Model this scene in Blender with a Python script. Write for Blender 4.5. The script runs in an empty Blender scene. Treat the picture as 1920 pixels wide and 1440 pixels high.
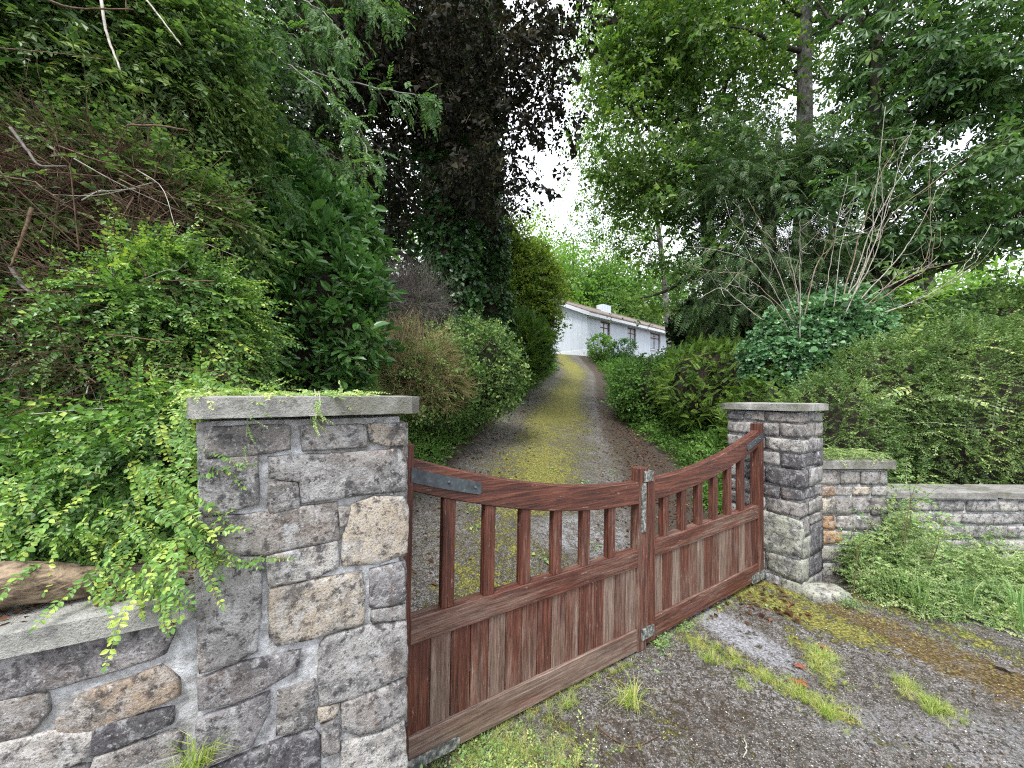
import bpy, math, random
import numpy as np
from mathutils import Vector, Matrix

R = np.random.default_rng(7)
random.seed(7)
C = bpy.context.scene.collection
scene = bpy.context.scene

# ------------------------------------------------------------------ camera
F = 693.0; HX = 960.0; HY = 742.0; EYE = 1.6
cam_d = bpy.data.cameras.new('camera'); cam = bpy.data.objects.new('camera', cam_d); C.objects.link(cam)
cam.location = (0, 0, EYE); cam.rotation_euler = (math.radians(90), 0, 0)
cam_d.sensor_width = 36; cam_d.lens = F/1920*36; cam_d.shift_y = 22/1920
cam_d.clip_start = 0.05; cam_d.clip_end = 800
scene.camera = cam

# ------------------------------------------------------------------ world, sun, exposure
SUN_EL, SUN_AZ = math.radians(58), math.radians(200)   # azimuth clockwise from +Y
w = bpy.data.worlds.new('World'); scene.world = w; w.use_nodes = True
nt = w.node_tree; nt.nodes.clear()
def wn(t, **k):
    n = nt.nodes.new(t)
    for a, b in k.items(): setattr(n, a, b)
    return n
wo = wn('ShaderNodeOutputWorld')
sky = wn('ShaderNodeTexSky', sky_type='NISHITA', sun_disc=False, sun_elevation=SUN_EL, sun_rotation=SUN_AZ)
b1 = wn('ShaderNodeBackground'); b1.inputs[1].default_value = 0.11
b2 = wn('ShaderNodeBackground'); b2.inputs[1].default_value = 1.25
tcw = wn('ShaderNodeTexCoord'); nz = wn('ShaderNodeTexNoise'); nz.inputs['Scale'].default_value = 2.2; nz.inputs['Detail'].default_value = 5
cr = wn('ShaderNodeValToRGB'); cr.color_ramp.elements[0].position = .3; cr.color_ramp.elements[1].position = .75
cr.color_ramp.elements[0].color = (.78, .82, .93, 1); cr.color_ramp.elements[1].color = (1, 1, 1, 1)
mx = wn('ShaderNodeMixShader'); mx.inputs[0].default_value = .86
L = nt.links.new
L(sky.outputs[0], b1.inputs[0]); L(tcw.outputs['Generated'], nz.inputs['Vector']); L(nz.outputs[0], cr.inputs[0]); L(cr.outputs[0], b2.inputs[0])
L(b1.outputs[0], mx.inputs[1]); L(b2.outputs[0], mx.inputs[2]); L(mx.outputs[0], wo.inputs[0])
sd = bpy.data.lights.new('sun', 'SUN'); sd.energy = 2.3; sd.angle = math.radians(18); sd.color = (1, .97, .92)
so = bpy.data.objects.new('sun', sd); C.objects.link(so)
sv = Vector((math.sin(SUN_AZ)*math.cos(SUN_EL), math.cos(SUN_AZ)*math.cos(SUN_EL), math.sin(SUN_EL)))
so.rotation_euler = (-sv).to_track_quat('-Z', 'Y').to_euler()
scene.view_settings.view_transform = 'Standard'; scene.view_settings.look = 'None'
scene.view_settings.exposure = 1.12; scene.view_settings.gamma = 1; scene.view_settings.use_curve_mapping = False
scene.render.engine = 'CYCLES'
cy = scene.cycles
cy.use_denoising = False; cy.filter_width = 1.15; cy.sample_clamp_indirect = 6; cy.max_bounces = 7; cy.diffuse_bounces = 3; cy.glossy_bounces = 2; cy.transmission_bounces = 4
try: cy.denoising_input_passes = 'RGB_ALBEDO_NORMAL'
except Exception: pass

# ------------------------------------------------------------------ helpers
def at(px, py, Y):
    return np.array([(px-HX)/F*Y, Y, EYE-(py-HY)/F*Y])
def tag(o, label=None, cat=None, group=None, kind=None):
    if label: o['label'] = label
    if cat: o['category'] = cat
    if group: o['group'] = group
    if kind: o['kind'] = kind
    return o
def empty(name, loc, label, cat, group=None, rz=0):
    o = bpy.data.objects.new(name, None); C.objects.link(o)
    o.location = [float(v) for v in loc]; o.rotation_euler = (0, 0, rz); o.empty_display_size = .2
    return tag(o, label, cat, group)
def put(name, me, mat, parent=None, local=False):
    """link mesh; verts are in world space unless local"""
    o = bpy.data.objects.new(name, me); C.objects.link(o)
    if mat is not None:
        for m in (mat if isinstance(mat, (list, tuple)) else [mat]): me.materials.append(m)
    if parent is not None:
        o.parent = parent
        if not local:
            p = parent; M = Matrix.Identity(4)
            while p is not None:
                M = Matrix.Translation(p.location) @ p.rotation_euler.to_matrix().to_4x4() if p.parent is None else (Matrix.Translation(p.location) @ p.rotation_euler.to_matrix().to_4x4())
                break
            chain = []; p = parent
            while p is not None: chain.append(p); p = p.parent
            M = Matrix.Identity(4)
            for p in reversed(chain):
                M = M @ p.matrix_parent_inverse @ Matrix.Translation(p.location) @ p.rotation_euler.to_matrix().to_4x4()
            o.matrix_parent_inverse = M.inverted()
    return o
TRIS = [0]
def mesh(name, V, F_, tone=None, midx=None, smooth=False):
    V = np.asarray(V, dtype=np.float32); F_ = np.asarray(F_, dtype=np.int32)
    me = bpy.data.meshes.new(name)
    n, k = F_.shape
    me.vertices.add(len(V)); me.vertices.foreach_set('co', V.ravel())
    me.loops.add(n*k); me.loops.foreach_set('vertex_index', F_.ravel())
    me.polygons.add(n); me.polygons.foreach_set('loop_start', np.arange(0, n*k, k, dtype=np.int32))
    if midx is not None: me.polygons.foreach_set('material_index', np.asarray(midx, dtype=np.int32))
    me.polygons.foreach_set('use_smooth', np.full(n, smooth, dtype=bool))
    if tone is not None:
        a = me.attributes.new('tone', 'FLOAT', 'POINT'); a.data.foreach_set('value', np.asarray(tone, dtype=np.float32))
    me.update(calc_edges=True); me.validate(clean_customdata=False)
    TRIS[0] += n*(k-2)
    return me
class Acc:
    def __init__(s): s.V = []; s.F = []; s.T = []; s.M = []; s.n = 0
    def add(s, V, Fc, T=None, m=0):
        V = np.asarray(V, float); Fc = np.asarray(Fc, int)
        s.V.append(V); s.F.append(Fc+s.n); s.T.append(np.full(len(V), .5) if T is None else np.broadcast_to(np.asarray(T, float), (len(V),)))
        s.M.append(np.full(len(Fc), m) if np.isscalar(m) else np.asarray(m)); s.n += len(V)
    def get(s): return np.concatenate(s.V), np.concatenate(s.F), np.concatenate(s.T), np.concatenate(s.M)
    def build(s, name, mat, parent=None, smooth=False, kind=None, local=False):
        V, Fc, T, M = s.get()
        o = put(name, mesh(name, V, Fc, T, M, smooth), mat, parent, local)
        if kind: o['kind'] = kind
        return o
def norm(v): return v/np.maximum(np.linalg.norm(v, axis=-1, keepdims=True), 1e-9)
_k = R.normal(size=(4, 10, 3)); _p = R.uniform(0, 6.28, (4, 10))
def noise(P, freq=1., ch=0):
    P = np.asarray(P, float)*freq
    s = 0
    for i in range(10):
        s = s + np.sin(P @ (_k[ch, i]*(1+.35*i)) + _p[ch, i])/(1+.35*i)
    return s/4.2
def tube(path, rad, sides=5, tone=.5, m=0, acc=None, cap=True):
    P = np.asarray(path, float); n = len(P); rad = np.broadcast_to(np.asarray(rad, float), (n,))
    T = norm(np.gradient(P, axis=0))
    ref = np.array([0, 0, 1.]) if abs(T[0, 2]) < .9 else np.array([1., 0, 0])
    U = norm(np.cross(T, ref)); W = np.cross(T, U)
    a = np.arange(sides)/sides*2*np.pi
    V = (P[:, None]+rad[:, None, None]*(np.cos(a)[None, :, None]*U[:, None]+np.sin(a)[None, :, None]*W[:, None])).reshape(-1, 3)
    i = np.arange(n-1)[:, None]*sides; j = np.arange(sides)[None]; j2 = (j+1) % sides
    A, B, Cc, D = i+j, i+j2, i+sides+j2, i+sides+j
    Fc = np.concatenate([np.stack([A, B, Cc], -1).reshape(-1, 3), np.stack([A, Cc, D], -1).reshape(-1, 3)])
    if cap:
        base = (n-1)*sides
        Fc = np.concatenate([Fc, [[base, base+k, base+k+1] for k in range(1, sides-1)], [[0, k+1, k] for k in range(1, sides-1)]])
    if acc is not None: acc.add(V, Fc, tone, m)
    return V, Fc
def curve(pts, n=12, jit=0.):
    """smooth (Catmull-Rom) path through points"""
    P = np.asarray(pts, float); P = np.vstack([2*P[0]-P[1], P, 2*P[-1]-P[-2]])
    out = []
    m = len(P)-3
    for t in np.linspace(0, m-1e-6, n):
        i = int(t); f = t-i; a, b, c, d = P[i:i+4]
        out.append(.5*((2*b)+(-a+c)*f+(2*a-5*b+4*c-d)*f*f+(-a+3*b-3*c+d)*f**3))
    out = np.array(out)
    if jit: out[1:-1] += R.normal(size=(n-2, 3))*jit
    return out
def frames(X, up=(0, 0, 1)):
    X = norm(X); Z0 = np.broadcast_to(np.asarray(up, float), X.shape)
    Yv = norm(np.cross(Z0, X)+1e-6); Zv = np.cross(X, Yv)
    return np.stack([X, Yv, Zv], -1)        # columns
def spin(Fr, ang):
    c, s = np.cos(ang)[:, None], np.sin(ang)[:, None]
    Y, Z = Fr[:, :, 1], Fr[:, :, 2]
    return np.stack([Fr[:, :, 0], c*Y+s*Z, -s*Y+c*Z], -1)
def stamp(acc, protos, pos, Fr, scale, tone, tj=.12):
    N = len(pos); which = R.integers(0, len(protos), N); scale = np.broadcast_to(scale, (N,)); tone = np.broadcast_to(tone, (N,))
    for i, (V, Fc, T, M) in enumerate(protos):
        k = np.where(which == i)[0]
        if not len(k): continue
        W = np.einsum('nij,vj->nvi', Fr[k]*scale[k, None, None], V)+pos[k][:, None]
        n = len(V)
        F2 = (Fc[None]+(np.arange(len(k))*n)[:, None, None]).reshape(-1, 3)
        tt = tone[k][:, None]+T[None]-.5
        acc.add(W.reshape(-1, 3), F2, tt.ravel(), np.tile(M, len(k)))

# ------------------------------------------------------------------ leaf shapes (along +X, face up +Z)
def leaf_oval(L=1., W=.5, fold=.12, tip=1.):
    V = np.array([[0, 0, 0], [.35*L, W/2, fold*W], [.72*L, W*.42*1, fold*W], [L, 0, -.06*L*tip], [.72*L, -W*.42, fold*W], [.35*L, -W/2, fold*W]])
    Fc = np.array([[0, 3, 2], [0, 2, 1], [0, 5, 4], [0, 4, 3]])
    return V, Fc
def leaf_quad(L=1., W=.4, fold=.15):
    V = np.array([[0, 0, 0], [.5*L, W/2, fold*W], [L, 0, -.05*L], [.5*L, -W/2, fold*W]])
    return V, np.array([[0, 2, 1], [0, 3, 2]])
def leaf_maple(L=1.):
    a = np.radians([180, 118, 90, 60, 30, 0, -30, -60, -90, -118])
    r = np.array([.12, .80, .42, .95, .50, 1.05, .50, .95, .42, .80])*.62
    V = np.stack([np.cos(a)*r+.4, np.sin(a)*r, -.25*r*r+R.normal(size=len(a))*.02], -1)
    V = np.vstack([[[.36, 0, .05]], V])*L
    n = len(a)
    return V, np.array([[0, 1+(i+1) % n, 1+i] for i in range(n)])
def leaf_lobed(L=1.):
    a = np.radians([170, 105, 50, 0, -50, -105, -170]); r = np.array([.2, .55, .42, .8, .42, .55, .2])
    V = np.stack([np.cos(a)*r+.25, np.sin(a)*r, -.12*r*r], -1); V = np.vstack([[[.25, 0, .05]], V])*L
    n = len(a); return V, np.array([[0, 1+(i+1) % n, 1+i] for i in range(n)])
def rotm(yaw, pitch, roll):
    return np.array(Matrix.Rotation(yaw, 3, 'Z') @ Matrix.Rotation(pitch, 3, 'Y') @ Matrix.Rotation(roll, 3, 'X'))
def ribbon(path, w, tone, m, a):
    P = np.asarray(path, float); w = np.broadcast_to(np.asarray(w, float), (len(P),))[:, None]*np.array([[0, 1.3, .5]])
    V = np.empty((2*len(P), 3)); V[0::2] = P-w; V[1::2] = P+w
    a.add(V, [f for i in range(len(P)-1) for f in ([2*i, 2*i+1, 2*i+3], [2*i, 2*i+3, 2*i+2])], tone, m)
def proto(fn):
    a = Acc(); fn(a); return a.get()
def add_leaf(a, lf, pos, yaw, pitch, roll, s, t=None):
    V, Fc = lf; a.add((V*s) @ rotm(yaw, pitch, roll).T+np.asarray(pos), Fc, .5+R.normal()*.13 if t is None else t, 0)
def p_pairs(n=12, L=.15, ll=.016, w=.6, shape=leaf_oval, droop=.25, ang=65, stem=.0009, leaf_t=.0, ends=True):
    """twig with opposite leaf pairs"""
    def fn(a):
        t = np.linspace(0, 1, 3); side = R.normal()*.12
        path = np.stack([t*L, side*L*t*t, -droop*L*t*t], -1)
        ribbon(path, np.linspace(stem, stem*.5, 3), .5, 1, a)
        for i in range(n):
            f = (i+.7)/n; p = np.array([f*L, side*L*f*f, -droop*L*f*f]); pit = math.atan(2*droop*f)
            s = ll*(.75+.5*R.random())*(1-.45*f**3)
            for sg in (-1, 1):
                if R.random() < .08: continue
                add_leaf(a, shape(1, w), p, sg*math.radians(ang+R.normal()*12), pit+R.normal()*.25, R.normal()*.35, s, .5+R.normal()*.1+leaf_t*f)
        if ends: add_leaf(a, shape(1, w), path[-1], 0, .3, 0, ll*.8)
    return proto(fn)
def p_cluster(n=8, L=.2, ll=.08, w=.4, shape=leaf_oval, spread=50, pet=.0, stem=.002, droop=.3):
    def fn(a):
        t = np.linspace(0, 1, 3); path = np.stack([t*L, 0*t, -droop*L*t*t], -1)
        ribbon(path, np.linspace(stem, stem*.5, 3), .5, 1, a)
        for i in range(n):
            f = (i+1)/n; p = np.array([f*L, 0, -droop*L*f*f]); yaw = i*2.4+R.normal()*.4
            yy = math.sin(yaw)*math.radians(spread)*1.4; pit = math.cos(yaw)*.5+R.normal()*.25+.15
            p = p+np.array([0, math.sin(yaw)*pet, -abs(math.cos(yaw))*pet*.6])
            lf = shape(1, w) if shape in (leaf_oval, leaf_quad) else shape(1)
            add_leaf(a, lf, p, yy, pit, R.normal()*.5, ll*(.7+.5*R.random()))
    return proto(fn)
def p_pinnate(n=7, L=.19, ll=.045):
    def fn(a):
        t = np.linspace(0, 1, 3); side = R.normal()*.1; path = np.stack([t*L, side*L*t*t, -.22*L*t*t], -1)
        tube(path, np.full(3, .0011), 3, .55, 1, a, cap=False)
        for i in range(n):
            f = .2+.75*i/n; p = np.array([f*L, side*L*f*f, -.22*L*f*f])
            for sg in (-1, 1): add_leaf(a, leaf_oval(1, .36, .15), p, sg*math.radians(58+R.normal()*6), .25+R.normal()*.1, sg*.15, ll*(1-.25*abs(f-.55)))
        add_leaf(a, leaf_oval(1, .3), path[-1], 0, .5, 0, ll)
    return proto(fn)
def p_palmate(L=.2):
    def fn(a):
        tube(np.array([[-.08, 0, .0], [0, 0, 0]]), .0025, 3, .5, 1, a, cap=False)
        for k in range(7):
            yaw = math.radians((k-3)*38); s = L*(1-.09*abs(k-3))
            V = np.array([[0, 0, 0], [.4, .07, .02], [.74, .17, .0], [1, 0, -.22], [.74, -.17, .0], [.4, -.07, .02], [.72, 0, -.06]])
            Fc = np.array([[0, 6, 1], [1, 6, 2], [2, 6, 3], [3, 6, 4], [4, 6, 5], [5, 6, 0]])
            a.add((V*s) @ rotm(yaw, .25+R.normal()*.12, R.normal()*.15).T, Fc[:, ::-1], .5+R.normal()*.07, 0)
    return proto(fn)
def p_needle(L=.16, n=16, nl=.028, w=.16):
    def fn(a):
        t = np.linspace(0, 1, 3); side = R.normal()*.15
        path = np.stack([t*L, side*L*t*t, -.3*L*t*t], -1); ribbon(path, .0014, .4, 1, a)
        for i in range(n):
            f = (i+.5)/n; p = np.array([f*L, side*L*f*f, -.3*L*f*f])
            for sg in (-1, 1): add_leaf(a, leaf_quad(1, w), p, sg*math.radians(52), .25, 0, nl*(1.1-.6*f))
    return proto(fn)
def p_grass(n=14, h=.16, w=.004, lean=.5):
    def fn(a):
        for i in range(n):
            az = R.uniform(0, 6.28); hh = h*R.uniform(.5, 1.15); ln = lean*R.uniform(.3, 1.3); d = np.array([math.cos(az), math.sin(az), 0]); s = np.array([-d[1], d[0], 0])*w
            b = d*R.uniform(0, .02)
            P = [b, b+d*hh*ln*.3+np.array([0, 0, hh*.6]), b+d*hh*ln+np.array([0, 0, hh*(1-.3*ln)])]
            V = np.array([P[0]-s, P[0]+s, P[1]-s*.8, P[1]+s*.8, P[2]])
            a.add(V, [[0, 1, 3], [0, 3, 2], [2, 3, 4]], .5+R.normal()*.15, 0)
    return proto(fn)
def p_twigs(n=5, L=.25, r=.0015, spread=.5):
    def fn(a):
        for i in range(n):
            d = np.array([1, R.normal()*spread, R.normal()*spread]); b = np.array([R.uniform(0, .4)*L, 0, 0])
            q = b+d*L*R.uniform(.3, .6)+R.normal(size=3)*L*.06
            tube(np.array([b, q, q+norm(d)*L*.3+R.normal(size=3)*L*.12]), [r, r*.7, r*.3], 3, .5+R.normal()*.15, 0, a, cap=False)
    return proto(fn)

# ------------------------------------------------------------------ materials
MATS = {}
class NB:
    def __init__(s, name):
        s.m = bpy.data.materials.new(name); s.m.use_nodes = True; s.t = s.m.node_tree; s.t.nodes.clear()
        s.out = s.t.nodes.new('ShaderNodeOutputMaterial'); MATS[name] = s.m
    def n(s, typ, _in=None, **k):
        x = s.t.nodes.new(typ)
        for a, b in k.items(): setattr(x, a, b)
        for a, b in (_in or {}).items():
            if isinstance(b, bpy.types.NodeSocket): s.t.links.new(b, x.inputs[a])
            else: x.inputs[a].default_value = b
        return x
    def pos(s): return s.n('ShaderNodeNewGeometry').outputs['Position']
    def obj(s): return s.n('ShaderNodeTexCoord').outputs['Object']
    def map(s, v, sc=(1, 1, 1), loc=None):
        x = s.n('ShaderNodeMapping', {'Vector': v, 'Scale': sc})
        if loc is not None:
            s.t.links.new(loc, x.inputs['Location'])
        return x.outputs[0]
    def noise(s, v, scale, detail=6, rough=.6, dist=0.):
        return s.n('ShaderNodeTexNoise', {'Vector': v, 'Scale': scale, 'Detail': detail, 'Roughness': rough, 'Distortion': dist}).outputs[0]
    def ramp(s, f, stops, interp='LINEAR'):
        x = s.n('ShaderNodeValToRGB', {'Fac': f}); e = x.color_ramp.elements; x.color_ramp.interpolation = interp
        while len(e) < len(stops): e.new(.5)
        for el, (p, c) in zip(e, stops):
            el.position = p; el.color = (*c, 1) if hasattr(c, '__len__') else (c, c, c, 1)
        return x.outputs[0]
    def mix(s, f, a, b, mode='MIX'):
        x = s.n('ShaderNodeMix', data_type='RGBA', blend_type=mode)
        for sock, v in ((x.inputs[0], f), (x.inputs[6], a), (x.inputs[7], b)):
            if isinstance(v, bpy.types.NodeSocket): s.t.links.new(v, sock)
            else: sock.default_value = (*v, 1) if hasattr(v, '__len__') and len(v) == 3 else v
        return x.outputs[2]
    def math(s, op, a, b=0., c=None):
        d = {0: a, 1: b}
        if c is not None: d[2] = c
        return s.n('ShaderNodeMath', d, operation=op).outputs[0]
    def attr(s, name): return s.n('ShaderNodeAttribute', attribute_name=name)
    def bump(s, h, strength=.4, dist=.01):
        return s.n('ShaderNodeBump', {'Height': h, 'Strength': strength, 'Distance': dist}).outputs[0]
    def finish(s, col, rough=.8, bump=None, spec=.3, metal=0.):
        p = s.n('ShaderNodeBsdfPrincipled', {'Roughness': rough, 'Specular IOR Level': spec, 'Metallic': metal})
        if isinstance(col, bpy.types.NodeSocket): s.t.links.new(col, p.inputs['Base Color'])
        else: p.inputs['Base Color'].default_value = (*col, 1)
        if bump is not None: s.t.links.new(bump, p.inputs['Normal'])
        s.t.links.new(p.outputs[0], s.out.inputs[0]); return s.m
def leaf_mat(name, dark, mid, light, top=None, transl=.3, rough=.45, spec=.35, patch=2.5):
    b = NB(name)
    t = b.attr('tone').outputs['Fac']
    n = b.noise(b.pos(), patch, 3)
    f = b.math('ADD', t, b.math('MULTIPLY', b.math('SUBTRACT', n, .5), .9))
    stops = [(.12, dark), (.45, mid), (.78, light)]
    if top: stops.append((.97, top))
    col = b.ramp(f, stops)
    p = b.n('ShaderNodeBsdfPrincipled', {'Base Color': col, 'Roughness': rough, 'Specular IOR Level': spec})
    tc = b.mix(.5, col, (1., 1., .35), 'MULTIPLY'); tc = b.mix(1., tc, (1.5, 1.6, 1.2), 'MULTIPLY')
    tr = b.n('ShaderNodeBsdfTranslucent', {'Color': tc})
    m = b.n('ShaderNodeMixShader', {0: transl, 1: p.outputs[0], 2: tr.outputs[0]})
    b.t.links.new(m.outputs[0], b.out.inputs[0]); return b.m
def bark_mat(name, c1, c2, c3=None, scale=9, zs=.25, bd=.02):
    b = NB(name); v = b.map(b.pos(), (1, 1, zs)); n = b.noise(v, scale, 8, .65, .4); n2 = b.noise(b.pos(), 3.1, 3)
    col = b.ramp(n, [(.35, c1), (.62, c2)])
    if c3: col = b.mix(b.ramp(n2, [(.5, 0.), (.62, .8)]), col, c3)
    return b.finish(col, .9, b.bump(n, .7, bd))
def stone_mat():
    b = NB('weathered_stone'); P = b.pos()
    oi = b.n('ShaderNodeObjectInfo'); base = oi.outputs['Color']
    v = b.n('ShaderNodeVectorMath', {0: P, 1: b.n('ShaderNodeCombineXYZ', {0: b.math('MULTIPLY', oi.outputs['Random'], 37.), 1: b.math('MULTIPLY', oi.outputs['Random'], 11.)}).outputs[0]}, operation='ADD').outputs[0]
    n1 = b.noise(v, 9, 8, .68, .3); n2 = b.noise(v, 38, 6, .7); n3 = b.noise(v, 5, 5, .6, .6); fine = b.noise(v, 160, 4, .7)
    col = b.mix(b.ramp(n1, [(.40, .85), (.54, 0.)]), base, (.092, .09, .092))
    col = b.mix(b.ramp(b.noise(v, 20, 7, .75, .6), [(.50, 0.), (.60, .8)]), col, b.mix(.55, base, (.50, .50, .50)))
    col = b.mix(b.ramp(n2, [(.53, 0.), (.61, .8)]), col, (.042, .038, .042))
    col = b.mix(b.ramp(n3, [(.55, 0.), (.70, .35)]), col, (.25, .18, .13))
    col = b.mix(b.ramp(b.noise(v, 75, 5, .75), [(.57, 0.), (.64, .75)]), col, b.mix(.6, base, (.62, .62, .62)))
    col = b.mix(b.ramp(fine, [(.34, .7), (.47, 0.)]), col, (.03, .03, .03))
    edge = b.noise(b.pos(), 7, 6, .7, .4)
    col = b.mix(b.ramp(edge, [(.60, 0.), (.68, .75)]), col, (.46, .47, .48))
    h = b.math('ADD', b.math('MULTIPLY', n1, .6), b.math('ADD', b.math('MULTIPLY', n2, .45), b.math('MULTIPLY', fine, .3)))
    return b.finish(col, .92, b.bump(h, .9, .018), .2)
def mortar_mat():
    b = NB('lime_mortar'); P = b.pos(); n = b.noise(P, 28, 7, .7); f = b.noise(P, 120, 4, .7); big = b.noise(P, 4, 4)
    col = b.ramp(n, [(.34, (.22, .215, .21)), (.48, (.43, .435, .44)), (.62, (.64, .66, .68))])
    col = b.mix(b.ramp(big, [(.45, 0.), (.65, .55)]), col, (.16, .15, .13))
    col = b.mix(b.ramp(f, [(.28, .6), (.42, 0.)]), col, (.07, .065, .06))
    return b.finish(col, .95, b.bump(b.math('ADD', n, b.math('MULTIPLY', f, .4)), .9, .012), .2)
def concrete_mat(name, a=(.20, .20, .19), c=(.42, .42, .39)):
    b = NB(name); P = b.pos(); n = b.noise(P, 14, 8, .7); f = b.noise(P, 115, 4, .75); big = b.noise(P, 3, 4)
    col = b.ramp(n, [(.32, a), (.66, c)])
    col = b.mix(b.ramp(big, [(.46, 0.), (.62, .75)]), col, (.12, .12, .09))
    col = b.mix(b.ramp(f, [(.25, .8), (.42, 0.), (.62, 0.)]), col, (.05, .05, .045))
    col = b.mix(b.ramp(f, [(.62, 0.), (.7, .5)]), col, (.6, .6, .55))
    mo = b.noise(P, 11, 8, .8, .4); col = b.mix(b.ramp(mo, [(.58, 0.), (.66, .7)]), col, (.15, .15, .05))
    col = b.mix(b.ramp(b.noise(P, 24, 7, .8), [(.60, 0.), (.66, .7)]), col, (.07, .07, .065))
    return b.finish(col, .93, b.bump(b.math('ADD', n, f), .9, .010), .2)
def wood_mat(name, sc):
    b = NB(name); oi = b.n('ShaderNodeObjectInfo'); P = b.obj()
    off = b.n('ShaderNodeCombineXYZ', {0: b.math('MULTIPLY', oi.outputs['Random'], 31.), 1: b.math('MULTIPLY', oi.outputs['Random'], 17.), 2: b.math('MULTIPLY', oi.outputs['Random'], 53.)}).outputs[0]
    v = b.map(P, sc, off); v2 = b.map(P, tuple(1+(x-1)*.22 for x in sc), off)
    g = b.noise(v, 3.6, 9, .75, .12); g2 = b.noise(v, 13, 5, .75); pat = b.noise(v2, 1.9, 8, .75, .25)
    worn = b.math('MULTIPLY', oi.outputs['Color'], 1.0)
    red = b.ramp(g, [(.36, (.022, .008, .006)), (.5, (.085, .026, .016)), (.66, (.19, .068, .040))])
    grey = b.ramp(g, [(.36, (.085, .055, .042)), (.5, (.17, .118, .092)), (.66, (.31, .245, .20))])
    sep = b.n('ShaderNodeSeparateColor', {0: oi.outputs['Color']})
    zz = b.n('ShaderNodeSeparateXYZ', {0: b.obj()}).outputs[2]
    lo = b.math('ADD', b.math('SUBTRACT', 1.00, sep.outputs[0]), b.math('MULTIPLY', zz, .13))
    f = b.n('ShaderNodeMapRange', {0: pat, 1: b.math('SUBTRACT', lo, .14), 2: b.math('ADD', lo, .10), 3: 0., 4: .92}).outputs[0]
    col = b.mix(f, red, grey)
    col = b.mix(b.ramp(g2, [(.36, .75), (.46, 0.)]), col, (.02, .009, .007))
    chip = b.noise(v2, 9, 6, .75, .3)
    col = b.mix(b.ramp(chip, [(.62, 0.), (.68, .6)]), col, (.42, .34, .29))
    h = b.math('ADD', g, b.math('MULTIPLY', g2, .5))
    return b.finish(col, .55, b.bump(h, .55, .006), .45)
stone_m = stone_mat(); mortar_m = mortar_mat(); cap_m = concrete_mat('concrete_coping'); cap2_m = concrete_mat('concrete_slab', (.16, .155, .15), (.34, .33, .31))
woodV = wood_mat('stained_wood_upright', (24, 24, 1.)); woodH = wood_mat('stained_wood_rail', (1., 24, 24))
b = NB('blackened_iron'); n = b.noise(b.pos(), 30, 6, .7)
iron_m = b.finish(b.ramp(n, [(.35, (.035, .045, .052)), (.58, (.075, .09, .10)), (.75, (.24, .25, .24))]), .6, b.bump(n, .4, .003), .5, .25)
b = NB('grey_galvanised_plate'); n = b.noise(b.pos(), 40, 6, .7)
plate_m = b.finish(b.ramp(n, [(.38, (.04, .045, .045)), (.5, (.12, .13, .12)), (.62, (.36, .36, .32))]), .6, b.bump(n, .4, .003), .5, .1)
bark_dark = bark_mat('dark_bark', (.02, .017, .014), (.07, .058, .048))
bark_grey = bark_mat('grey_mottled_bark', (.05, .045, .04), (.16, .15, .14), (.32, .33, .31), 22, .5)
bark_tan = bark_mat('peeled_tan_log_bark', (.045, .03, .02), (.33, .25, .17), (.05, .038, .03), 30, 2.5, .02)
twig_brown = bark_mat('dead_brown_twig', (.04, .026, .017), (.15, .095, .06), None, 60, 1, .001)
twig_pale = bark_mat('bleached_twig', (.20, .18, .15), (.45, .42, .37), None, 40, 1, .001)
twig_grey = bark_mat('grey_dead_twig', (.05, .045, .04), (.15, .135, .12), None, 30, 1, .001)
twig_green = bark_mat('green_brown_stem', (.06, .06, .025), (.16, .13, .06), None, 30, 1, .001)
core_m = bark_mat('painted_inner_shade', (.010, .010, .006), (.035, .028, .018), None, 45, 1, .03)  # near-black brown: the shade inside bushes is put into this colour
core_red = bark_mat('brown_dead_twig_mass', (.018, .011, .007), (.075, .042, .028), None, 60, .4, .03)
G = {}
G['box'] = leaf_mat('small_shrub_leaf', (.026, .070, .018), (.075, .17, .038), (.16, .31, .06), (.36, .46, .09), .25, .4, .4)
G['boxup'] = leaf_mat('upper_shrub_leaf', (.03, .07, .022), (.085, .165, .045), (.19, .29, .09), (.40, .44, .16), .28, .4, .35)
G['laurel'] = leaf_mat('glossy_laurel_leaf', (.016, .050, .012), (.055, .145, .035), (.14, .29, .08), None, .2, .28, .6)
G['rowan'] = leaf_mat('rowan_leaf', (.030, .085, .022), (.065, .155, .042), (.14, .26, .07), None, .3, .5, .3)
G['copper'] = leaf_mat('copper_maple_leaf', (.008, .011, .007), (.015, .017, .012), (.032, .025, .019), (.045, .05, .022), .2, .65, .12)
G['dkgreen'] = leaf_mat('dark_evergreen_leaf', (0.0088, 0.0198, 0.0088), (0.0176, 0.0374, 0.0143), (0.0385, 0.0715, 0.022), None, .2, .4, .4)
G['ivy'] = leaf_mat('ivy_leaf', (0.014, 0.0476, 0.014), (0.0308, 0.0868, 0.0252), (0.07, 0.154, 0.042), None, .15, .35, .5)
G['ivyblue'] = leaf_mat('blue_green_ivy_leaf', (0.042, 0.105, 0.042), (0.091, 0.21, 0.091), (0.21, 0.392, 0.182), None, .2, .35, .5)
G['maple'] = leaf_mat('green_maple_leaf', (.028, .070, .014), (.070, .145, .030), (.145, .24, .055), (.26, .33, .09), .42, .5, .3)
G['lime'] = leaf_mat('light_tree_leaf', (0.063, 0.14, 0.021), (0.126, 0.252, 0.042), (0.224, 0.392, 0.084), None, .4, .5, .3)
G['yew'] = leaf_mat('yew_needle', (.020, .055, .022), (.048, .108, .040), (.12, .22, .075), None, .2, .5, .3)
G['chestnut'] = leaf_mat('chestnut_leaf', (.020, .055, .018), (.052, .12, .036), (.13, .235, .065), (.24, .37, .10), .32, .4, .4)
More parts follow.
